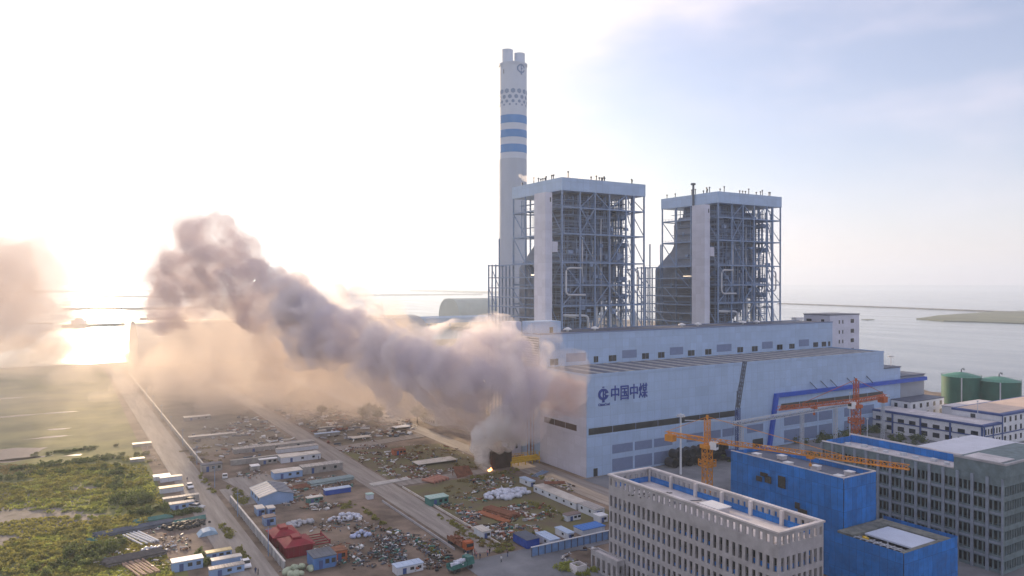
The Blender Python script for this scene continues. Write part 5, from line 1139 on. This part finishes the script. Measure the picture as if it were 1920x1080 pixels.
# scrap and rubble that nobody could count
def scrap(name, label, polys, n_, mats, seed, smin=.25, smax=1.4, zmax=.5, flat=.35):
    """loose pieces strewn over an area; one object"""
    r_ = random.Random(seed); obs = MB(); me_i = []
    for (px, py, sx, sy, cnt) in polys:
        cx_, cy_ = G(px, py); cnt = int(cnt*1.5)
        for _ in range(cnt):
            t = r_.uniform(0, 6.28); q = math.sqrt(r_.random()); x, y = cx_+q*sx*math.cos(t), cy_+q*sy*math.sin(t)
            if noise.noise(Vector((x*.16, y*.16, seed))) < -.16 or (90 < x < 101.3 and y > 166) or (34 < x < 46): continue
            s_ = (smin + (smax-smin)*r_.random()**2.8)*.7; k = r_.random(); f0 = len(obs.f)
            if k < .45: obs.obox((x, y, r_.uniform(.1, zmax)), (s_*2.2, s_*.5, s_*flat), r_.uniform(0, 3.14), r_.uniform(-.3, .3))
            elif k < .8: obs.obox((x, y, r_.uniform(.1, zmax)), (s_, s_*r_.uniform(.6, 1.2), s_*r_.uniform(.3, .8)), r_.uniform(0, 3.14), r_.uniform(-.3, .3))
            else: obs.tube([(x, y, .2), (x+r_.uniform(-2, 2)*s_, y+r_.uniform(-2, 2)*s_, r_.uniform(.15, .5))], .12+.1*s_, 5)
            mi = r_.randrange(len(mats)); me_i += [mi]*(len(obs.f)-f0)
    o = obs.build(name, None)
    for m_ in mats: o.data.materials.append(m_)
    for p, i in zip(o.data.polygons, me_i): p.material_index = i
    tag(o, label, None, kind='stuff'); return o
SM = [RUST, BROWN, RUST, STEELD, PALE, CREAM, BROWN, CONC, TEAL, BLACKM, WHITE, MATS['bare_earth'], MATS['brown_roof']]
SM2 = [RUST, RUST, BROWN, STEELD, MATS['orange_rust'], CREAM, CONC, BLACKM]
scrap('scrap', 'rusty brown scrap strewn over the lot between the central road and the container row', [(900, 975, 13, 9, 520), (850, 960, 6, 12, 260), (940, 1000, 8, 6, 200), (990, 960, 9, 10, 220), (925, 905, 9, 8, 160), (970, 1000, 8, 5, 140), (900, 930, 10, 8, 120)], 0, SM2 + [TEAL, WHITE], 1)
scrap('scrap', 'dark tangled scrap in the dirt yard left of the central road', [(770, 1040, 9, 14, 600), (730, 1015, 5, 6, 160), (640, 985, 9, 6, 120), (700, 1050, 10, 5, 260), (640, 1040, 7, 6, 160), (690, 1000, 5, 4, 60)], 0, [STEELD, BLACKM, BROWN, RUST, CONC, TEAL, BLACKM, STEELD, WHITE], 2, smax=1.2, zmax=1.6)
scrap('scrap', 'mixed scrap and machinery behind the large gable shed', [(560, 935, 7, 12, 360), (600, 915, 12, 8, 180), (470, 890, 6, 8, 60), (560, 905, 14, 4, 120), (605, 950, 6, 4, 90)], 0, SM, 3)
scrap('scrap', 'pale rubble and sheets scattered over the lot left of the open canopy', [(700, 865, 18, 14, 300), (740, 885, 14, 6, 260), (680, 845, 14, 10, 160), (800, 890, 14, 5, 140), (760, 850, 20, 14, 120), (830, 850, 10, 16, 60)], 0, [CREAM, WHITE, RUST, BROWN, CONC, STEELD, RUST, RUST], 4)
scrap('scrap', 'hazy scrap yard under the smoke veil', [(600, 800, 40, 50, 420), (680, 795, 25, 40, 360), (480, 815, 18, 40, 260), (420, 830, 14, 40, 90), (370, 860, 8, 20, 60), (560, 780, 30, 60, 260)], 0, [CREAM, STEELD, BROWN, CONC, STEELD, WHITE, RUST], 5, smin=.4, smax=3.0)
scrap('rubble', 'broken pieces and boards in the dirt yard at the bottom left', [(265, 1030, 12, 14, 260), (320, 985, 12, 4, 120), (215, 1010, 5, 6, 60), (345, 940, 4, 8, 60), (275, 1070, 8, 4, 60)], 0, SM, 6, smax=1.0)
scrap('rubble', 'loose stones and boards on the verge of the left road', [(400, 950, 3, 14, 60), (505, 1070, 2, 6, 40), (290, 850, 3, 24, 40), (420, 1000, 2, 10, 40)], 0, [CONC, CREAM, BROWN], 7, smax=.7)
scrap('rubble', 'building debris on the concrete around the foot of the unfinished offices', [(1085, 1050, 5, 5, 90), (1110, 1040, 4, 4, 60), (1300, 860, 16, 10, 80), (1540, 870, 24, 8, 80), (1700, 850, 20, 10, 90), (1050, 910, 3, 10, 50), (1900, 855, 20, 6, 60)], 0, [CONC, STEELD, BROWN, PALE, CREAM], 8)
cbx = thing('concrete_pit', 'square open concrete box beside the green bank at the bottom', 'concrete box', (*G(1085, 1078), 0)); ax_, ay_ = G(1082, 1080); MB().box(ax_, ax_+3, ay_, ay_+.3, 0, 2).box(ax_, ax_+3, ay_+2.7, ay_+3, 0, 2).box(ax_, ax_+.3, ay_+.31, ay_+2.69, 0, 2).box(ax_+2.7, ax_+3, ay_+.31, ay_+2.69, 0, 2).build('wall', DECK, cbx)

# ------------------------------------------------------------------ vegetation
LEAFM = [mat('leaf_olive', (0.27, 0.26, 0.07), .8, .35, .3), mat('leaf_dark', (0.12, 0.155, 0.05), .8, .5, .3), mat('leaf_bright', (0.34, 0.37, 0.09), .8, .3, .3), mat('leaf_dry', (0.28, 0.22, 0.09), .8, .3, .3)]
for m_ in LEAFM:      # thin leaves let the low sun through
    n = m_.node_tree.nodes; l = m_.node_tree.links; b = n['Principled BSDF']; tl = n.new('ShaderNodeBsdfTranslucent'); mx = n.new('ShaderNodeMixShader'); mx.inputs[0].default_value = .45
    l.new(b.inputs['Base Color'].links[0].from_socket, tl.inputs[0]); l.new(b.outputs[0], mx.inputs[1]); l.new(tl.outputs[0], mx.inputs[2]); l.new(mx.outputs[0], n['Material Output'].inputs['Surface'])
def leafmesh(cx, cy, cz, rx_, rz_, n_, ls, r_, mb, lobes=None):
    lobes = lobes or [(r_.uniform(-.5, .5), r_.uniform(-.5, .5), r_.uniform(-.3, .5), r_.uniform(.4, .7)) for _ in range(5)]
    for _ in range(n_):
        a, b_, c, q = r_.choice(lobes); d = Vector((r_.gauss(0, 1), r_.gauss(0, 1), r_.gauss(0, 1))).normalized()*q*r_.random()**.35
        p = Vector((cx + (a+d.x)*rx_, cy + (b_+d.y)*rx_, max(.1, cz + (c+d.z)*rz_))); u = Vector((r_.gauss(0,1), r_.gauss(0,1), r_.gauss(0,.7))).normalized(); v = u.cross(Vector((r_.gauss(0,1), r_.gauss(0,1), r_.gauss(0,1)))).normalized(); s_ = ls*r_.uniform(.6, 1.4)
        mb.add([p-u*s_-v*s_*.5, p+u*s_-v*s_*.3, p+u*s_*.7+v*s_*.6, p-u*s_*.5+v*s_*.6], [(0, 1, 2, 3)])
def tree(x, y, h, r, label, group, seed, n_=700, mi=1):
    r_ = random.Random(seed); T = thing('tree', label, 'tree', (x, y, 0), group); tk = MB().tube([(x, y, 0), (x+.1, y, h*.4), (x, y+.1, h*.75)], 1, 7, radii=[.28, .2, .08])
    for k in range(5): t = r_.uniform(0, 6.28); tk.tube([(x+.05, y, h*(.3+.07*k)), (x+math.cos(t)*r*.6, y+math.sin(t)*r*.6, h*(.55+.07*k))], 1, 5, radii=[.12, .04])
    tk.build('trunk', BARK, T); mb = MB(); leafmesh(x, y, h*.62, r*1.1, h*.42, n_, .34, r_, mb, [(r_.uniform(-.55, .55), r_.uniform(-.55, .55), r_.uniform(-.5, .6), r_.uniform(.3, .6)) for _ in range(8)]); mb.build('crown', LEAFM[mi], T)
tp = [(782, 790), (796, 775), (846, 776), (858, 788), (872, 795), (888, 800), (905, 800), (862, 778), (834, 762), (680, 786), (694, 782), (708, 788), (602, 776)]
for i, (px, py) in enumerate(tp):
    x, y = G(px, py+4); lb = ['dark leafy tree left of the white house', 'dark tree behind the left corner of the white house', 'dark tree at the right corner of the white house', 'low dark tree right of the white house', 'dark round tree between the white house and the plume', 'dark tree below the violet smoke right of the house', 'dark tree nearest the fire beyond the apron', 'hazy tree behind the right side of the white house', 'tree rising behind the roof of the white house', 'left tree of the hazy trio beyond the scrap yard', 'middle tree of the hazy trio beyond the scrap yard', 'right tree of the hazy trio beyond the scrap yard', 'lone hazy tree under the smoke veil left of the trio'][i]
    tree(x, y, rnd.uniform(6, 9), rnd.uniform(3.2, 4.6), lb, None, 50+i)
def bushes(name, label, spots, mi, seed, nper=120, ls=.3, kind='stuff'):
    r_ = random.Random(seed); mb = MB()
    for (px, py, sx, sy, cnt, rr_, hh) in spots:
        cx_, cy_ = G(px, py); cnt = int(cnt*1.8); rr_ *= .72; nper_ = int(nper*.62)
        for _ in range(cnt):
            t = r_.uniform(0, 6.28); q = math.sqrt(r_.random()); x, y = cx_+q*sx*math.cos(t), cy_+q*sy*math.sin(t); k = r_.uniform(.5, 1.4)
            leafmesh(x, y, hh*k*.3, rr_*k*r_.uniform(.7, 1.5), hh*k*.7, nper_, ls, r_, mb)
    return tag(mb.build(name, LEAFM[mi]), label, None, kind=kind)
bushes('thicket', 'dark green bushes in front of the roadside cabins', [(245, 940, 6, 8, 16, 2.6, 3.2), (215, 905, 6, 12, 12, 2.3, 2.2), (290, 960, 7, 3, 10, 1.8, 1.8), (160, 1035, 7, 8, 12, 2.6, 2.6), (215, 1030, 4, 6, 8, 2.2, 2.2), (205, 880, 6, 14, 7, 2.4, 2), (380, 1055, 1.2, 7, 8, 1.2, 1.6), (130, 1065, 8, 5, 8, 2.2, 2), (340, 965, 5, 1.5, 8, 1.4, 1.4)], 1, 61, 170)
bushes('thicket', 'olive bushes across the marsh field', [(150, 920, 20, 20, 42, 2.4, 1.4), (40, 925, 26, 14, 30, 2.6, 1.3), (100, 1020, 14, 14, 36, 2.0, 1.2), (200, 990, 10, 10, 22, 1.8, 1.2), (40, 1050, 12, 10, 24, 1.8, 1.1), (150, 880, 24, 14, 24, 2.4, 1.2)], 0, 62, 120)
bushes('thicket', 'bright green reeds across the marsh field', [(130, 900, 18, 16, 34, 2.4, 1.0), (150, 940, 14, 12, 34, 2.0, 1.0), (60, 1040, 12, 12, 30, 1.6, .9), (190, 960, 8, 9, 20, 1.6, 1.0), (110, 1070, 10, 5, 18, 1.4, .8)], 2, 63, 110, .26)
bushes('thicket', 'dark reed belt along the pond', [(110, 872, 16, 3, 22, 2.2, 1.4), (180, 862, 20, 5, 20, 2.0, 1.3), (20, 896, 24, 4, 24, 2.2, 1.2), (140, 845, 20, 3, 14, 2, 1.0)], 1, 64, 110)
bushes('weeds', 'weeds and low scrub along the walls and verges', [(425, 1000, 1.0, 9, 14, .9, .9), (455, 1040, .9, 6, 12, .9, 1.0), (445, 930, 2.2, 13, 26, 1.1, .8), (385, 905, 1, 20, 12, .9, .8), (720, 985, 1, 20, 20, .8, .6), (800, 1030, 1.2, 10, 16, .9, .6), (860, 990, 1.0, 16, 20, .9, .7), (1000, 1010, 6, 5, 10, .9, .7), (1030, 960, 2, 12, 14, 1.1, 1.2), (940, 1030, 4, 3, 14, .9, .8), (650, 950, 3, 4, 10, .9, .6), (930, 890, 12, 2, 14, 1.1, 1.0), (1035, 905, 1.5, 14, 14, .8, .5)], 0, 65, 90, .2)
bushes('weeds', 'dry yellow green scrub on the lots beside the apron', [(900, 915, 12, 12, 26, 1.2, .5), (960, 1010, 10, 6, 24, 1.1, .5), (790, 850, 14, 14, 20, 1.3, .5), (880, 1010, 3, 8, 12, 1, .6), (880, 870, 8, 10, 14, 1.2, .6), (380, 850, 8, 24, 16, 1.6, .7)], 3, 66, 80, .22)
bushes('shrubbery', 'dark shrubs on the ground between the hall and the long netted block', [(1580, 820, 34, 6, 26, 2.4, 3), (1660, 835, 26, 10, 22, 2.4, 3), (1480, 870, 20, 8, 14, 2.2, 2.4), (1350, 860, 10, 6, 8, 2, 2), (1720, 850, 16, 8, 14, 2.2, 2.4), (1880, 852, 20, 4, 10, 2, 2)], 1, 67, 150, .34)
bushes('shrubbery', 'green bank at the foot of the nearest office block', [(1060, 1066, 3, 3, 14, 1.2, 1.4), (1100, 1075, 3, 2, 12, 1.1, 1.2)], 2, 68, 120, .2)
# grass tufts over the near marsh
r_ = random.Random(71); mb = MB(); idx = []
for _ in range(26000):
    px = r_.uniform(-60, 330); py = 872 + 268*r_.random()**1.0; x, y = G(px, py)
    if x > 24 + (y > 260)*5 or noise.noise(Vector((x*.05, y*.05, 3))) < -.12: continue
    s_ = r_.uniform(.25, .6); a = r_.uniform(0, 3.14); dx, dy = math.cos(a)*s_, math.sin(a)*s_
    f0 = len(mb.f); mb.add([(x-dx, y-dy, .0), (x+dx, y+dy, .0), (x+dx*.6, y+dy*.6+.1, s_*1.1), (x-dx*.5, y-dy*.5, s_*.9)], [(0, 1, 2, 3)]); n_ = noise.noise(Vector((x*.03, y*.03, 9)))
    idx.append(2 if n_ > .1 else (3 if n_ < -.2 else 0))
o = mb.build('grass', None)
for m_ in LEAFM: o.data.materials.append(m_)
for p, i in zip(o.data.polygons, idx): p.material_index = i
tag(o, 'rough marsh grass with dry and bright patches', None, kind='stuff')
# ------------------------------------------------------------------ haze and smoke
def volume_mat(name, color, density, aniso=0.5, absorb=None, nz=None, lo=.42, hi=.62, floor_=0.0, stretch=(1, 1, 1)):
    m = bpy.data.materials.new(name); m.use_nodes = True; n = m.node_tree.nodes; l = m.node_tree.links
    for x in list(n): n.remove(x)
    o = n.new('ShaderNodeOutputMaterial'); v = n.new('ShaderNodeVolumePrincipled')
    v.inputs['Color'].default_value = tuple(color) + (1,); v.inputs['Density'].default_value = density; v.inputs['Anisotropy'].default_value = aniso
    v.inputs['Absorption Color'].default_value = tuple(absorb or (0, 0, 0)) + (1,)
    v.inputs['Density Attribute'].default_value = ''
    if nz:      # billows and gaps inside the body
        t = n.new('ShaderNodeTexCoord'); mp_ = n.new('ShaderNodeMapping'); mp_.inputs['Scale'].default_value = stretch; l.new(t.outputs['Object'], mp_.inputs[0])
        x = n.new('ShaderNodeTexNoise'); x.inputs['Scale'].default_value = nz; x.inputs['Detail'].default_value = 5; x.inputs['Roughness'].default_value = .62; x.inputs['Distortion'].default_value = 1.1
        l.new(mp_.outputs[0], x.inputs['Vector']); r = n.new('ShaderNodeMapRange'); r.interpolation_type = 'SMOOTHSTEP'
        for k, q in zip((1, 2, 3, 4), (lo, hi, density*floor_, density)): r.inputs[k].default_value = q
        l.new(x.outputs[0], r.inputs[0]); l.new(r.outputs[0], v.inputs['Density'])
    l.new(v.outputs[0], o.inputs['Volume']); return m
hz = MB().box(-3200, 9000, -500, 11500, -7.5, 262).build('haze', volume_mat('haze_air', (0.72, 0.84, 1.0), HAZE_D, 0.35))
hz['kind'] = 'stuff'

def puffs(name, label, blobs, m, vox, d1, s1, d2, s2, grow=1.0, seed=0, sub=7):
    """billowing closed body: overlapping balls, each with smaller balls on its skin, welded and roughened"""
    r_ = random.Random(seed); mb = MB()
    ico = bmesh.new(); bmesh.ops.create_icosphere(ico, subdivisions=2, radius=1); iv = [v.co.copy() for v in ico.verts]; if_ = [tuple(v.index for v in f.verts) for f in ico.faces]; ico.free()
    def ball(c, r, sq=1.0): mb.add([(c[0]+v.x*r, c[1]+v.y*r, max(c[2]+v.z*r*sq, .3)) for v in iv], if_)
    for (c, r, *q) in blobs:
        sq = q[0] if q else 1.0; r = r*grow; ball(c, r*.86, sq)
        for _ in range(sub):
            d = Vector((r_.gauss(0, 1), r_.gauss(0, 1), r_.gauss(0.15, 1))).normalized(); rr = r*r_.uniform(.28, .5)
            ball((c[0]+d.x*r*.75, c[1]+d.y*r*.75, c[2]+d.z*r*.75*sq), rr, sq if sq < 1 else 1)
    o = mb.build(name, None); 
    md = o.modifiers.new('r', 'REMESH'); md.mode = 'VOXEL'; md.voxel_size = vox
    for k, (dd, ss) in enumerate(((d1, s1), (d2, s2))):
        if not dd: continue
        t = bpy.data.textures.new('billow', 'CLOUDS'); t.noise_scale = ss; t.noise_depth = 3
        md = o.modifiers.new('d', 'DISPLACE'); md.texture = t; md.strength = dd; md.mid_level = .5; md.texture_coords = 'GLOBAL'
    bpy.context.view_layer.update()
    dg = bpy.context.evaluated_depsgraph_get(); me = bpy.data.meshes.new_from_object(o.evaluated_get(dg))
    bpy.data.objects.remove(o); o = bpy.data.objects.new(name, me); COL.objects.link(o)
    me.materials.clear(); me.materials.append(m)
    for p in me.polygons: p.use_smooth = True
    o['label'] = label; o['category'] = 'smoke'; o['kind'] = 'stuff'; return o
def P(px, py, D, r):      # survey pixel, depth and pixel radius -> place and size
    k = (px-960)/FPX; return ((D*(fx+k*rx), D*(fy+k*ry), CAMH-(py-HZ)/FPX*D), r/FPX*D)
WSM = lambda n_, d, c=(0.93, 0.90, 0.90), a=.35, **k: volume_mat(n_, c, d, a, **k)
# column at the fire
white = [P(913, 878, 268, 9), P(905, 860, 268, 15), P(897, 838, 269, 19), P(905, 818, 270, 22), P(925, 806, 270, 24), P(948, 790, 272, 28), P(935, 830, 276, 20), P(958, 815, 276, 26)]
puffs('smoke', 'dense white smoke curling up from the fire on the ground beside the yellow pipes', white, WSM('white_smoke', .45, (.99, .97, .95), .3, nz=.2, lo=.34, hi=.6, floor_=.1), .8, 2.2, 5, 1.2, 1.8, grow=1.15, seed=1, sub=14)
core = [P(975, 760, 272, 36), P(985, 725, 268, 42), P(1015, 715, 262, 34), P(1045, 722, 258, 30), P(1068, 728, 256, 22), P(1000, 690, 268, 36), P(955, 700, 276, 48), P(915, 690, 284, 55), P(935, 645, 286, 40), P(880, 650, 292, 52), P(878, 618, 292, 30),
        P(905, 640, 290, 40), P(830, 665, 300, 52), P(800, 640, 304, 40), P(775, 680, 312, 48), P(860, 710, 296, 46), P(900, 735, 288, 38), P(760, 630, 312, 30), P(960, 740, 280, 34), P(980, 660, 272, 24), P(975, 640, 275, 16),
        P(720, 660, 325, 45), P(700, 625, 335, 38), P(660, 600, 350, 40), P(620, 600, 360, 45), P(585, 575, 372, 42), P(560, 590, 380, 44), P(545, 560, 385, 34), P(640, 650, 350, 40), P(590, 640, 365, 40)]
core = [((c_[0], c_[1], c_[2] - (5.0 if c_[1] > 255 and c_[1] < 330 else 1.5)), r_) for c_, r_ in core]
puffs('smoke', 'ragged violet grey smoke plume billowing left from the end wall of the hall', core, WSM('grey_smoke', .26, (0.95, 0.90, 0.90), .3, nz=.042, lo=.45, hi=.68, floor_=.015), 1.9, 7, 12, 3, 4, grow=1.55, seed=2, sub=12)
puffs('smoke', 'dense dark heart of the violet plume between the hall and the yard', core, WSM('dense_smoke', .30, (0.80, 0.77, 0.84), .2, nz=.08, lo=.36, hi=.7, floor_=.1), 1.9, 6, 9, 3, 4, grow=.95, seed=12, sub=8)
upper = [P(520, 540, 400, 34), P(490, 520, 415, 32), P(455, 505, 430, 36), P(425, 480, 440, 42), P(400, 455, 445, 42), P(385, 435, 450, 34), P(415, 440, 445, 30), P(355, 480, 455, 36), P(340, 520, 460, 38), P(325, 550, 465, 36), P(318, 575, 470, 28), P(440, 540, 430, 34), P(480, 560, 420, 36), P(360, 540, 455, 30), P(350, 430, 455, 18)]
upper = [((c_[0], c_[1], c_[2] - 4.5), r_) for c_, r_ in upper]
puffs('smoke', 'grey violet head of the plume rising high into the bright sky at the left', upper, WSM('thin_grey_smoke', .15, (0.76, 0.68, 0.70), .1, nz=.045, lo=.38, hi=.70, floor_=.04), 2.2, 9, 14, 4, 5, grow=1.6, seed=3, sub=12)
# wide warm veil drifting low over the yard
veil = []; veil_far = []
rv = random.Random(11)
for (px, py, D, r) in [(1010, 640, 280, 30), (990, 670, 275, 38), (1060, 720, 250, 40), (1075, 745, 250, 26), (940, 780, 285, 45), (870, 740, 305, 60), (800, 720, 330, 60), (720, 720, 350, 60), (640, 700, 380, 70), (560, 690, 400, 75), (500, 650, 430, 80), (450, 690, 430, 70), (380, 700, 460, 70), (330, 660, 500, 60), (400, 640, 470, 70), (560, 740, 380, 45), (660, 745, 370, 44), (700, 740, 345, 50), (780, 730, 325, 50), (840, 755, 310, 40), (640, 670, 370, 55), (560, 650, 395, 50), (740, 690, 335, 50), (900, 770, 292, 36),  (470, 740, 420, 40), (290, 720, 520, 45), (600, 640, 390, 60), (700, 650, 360, 60), (760, 740, 345, 40), (240, 700, 600, 55), (180, 690, 620, 40), (260, 740, 480, 45), (300, 770, 430, 40), (420, 770, 400, 36), (120, 660, 690, 45), (600, 770, 360, 28), (60, 720, 560, 50), (130, 740, 520, 45), (190, 780, 440, 36), (30, 690, 600, 50), (520, 600, 420, 50), (350, 730, 470, 36)]:
    (veil if px > 520 else veil_far).append(P(px, py, D, r) + (1.0,))
puffs('smoke', 'very thin peach coloured smoke spread low before the barrel roofed coal shed', veil_far, WSM('far_veil_smoke', .018, (0.985, 0.88, 0.78), .3, nz=.022, lo=.30, hi=.66, floor_=.45), 3.5, 10, 18, 4, 7, grow=1.5, seed=14, sub=9)
puffs('smoke', 'wide veil of cream coloured smoke drifting low over the middle of the yard', veil, WSM('veil_smoke', VEIL_D, (0.97, 0.86, 0.76), .25, nz=.04, lo=.34, hi=.62, floor_=.3), 3.0, 10, 18, 4, 7, grow=1.5, seed=4, sub=9)
mist = [(x_, y_, 6.0) for x_, y_ in ((-60, 520), (-20, 450), (-70, 640), (0, 600), (30, 520), (20, 400), (-40, 380), (60, 440), (80, 560), (60, 340), (110, 420), (-110, 560), (5, 690), (60, 660))]
puffs('smoke', 'faint warm smoky mist lying over the marsh and the far end of the left road', [(c_, 52, .42) for c_ in mist], WSM('mist_smoke', .0036, (0.96, 0.86, 0.77), .15), 5, 12, 30, 5, 12, seed=15, sub=5)
wall = [P(1060, 740, 252, 30), P(1040, 760, 255, 22), P(1078, 765, 250, 18)]
puffs('smoke', 'thin rust brown smoke in front of the end wall near its roof corner', wall, WSM('brown_smoke', .07, (0.72, 0.44, 0.34), .2, nz=.12, lo=.36, hi=.62), 1.4, 3, 6, 1, 2, grow=1.4, seed=5)
left = [P(10, 560, 620, 75), P(40, 520, 620, 60), P(60, 590, 620, 50), P(-20, 620, 600, 60), P(30, 630, 610, 30), P(100, 540, 640, 40), P(-40, 500, 620, 80), P(80, 640, 600, 34), P(120, 600, 630, 30), P(60, 470, 630, 34), P(115, 500, 640, 24)]
puffs('smoke', 'thin orange grey bank of smoke drifting over the water at the left edge', left, WSM('far_smoke', .06, (0.88, 0.78, 0.72), .1, nz=.022, lo=.25, hi=.75, floor_=.35), 5, 14, 25, 5, 9, seed=6)
st = [P(975, 330, 330, 6), P(985, 335, 332, 9), P(1000, 333, 335, 8), (P(1090, 328, 345, 12)), P(1065, 330, 340, 9), P(1115, 334, 345, 9)]
puffs('steam', 'small white wisp of steam above the roof cap of the nearer boiler house', st, WSM('steam', .16, (.97, .95, .95), .4), .8, 1.5, 4, .6, 1.5, seed=8)
st = [P(948, 90, 520, 6), P(932, 80, 520, 9), P(915, 72, 520, 11), P(895, 64, 520, 12)]
puffs('steam', 'faint wisp of vapour trailing left from the top of the chimney', st, WSM('vapour', .02, (.9, .85, .88), .4), 1.5, 4, 8, 1, 2, seed=9)

for m_ in bpy.data.materials:
    if m_.name.endswith('_smoke'): m_.cycles.homogeneous_volume = False
for o in bpy.data.objects:
    if '_abs' in o: del o['_abs']
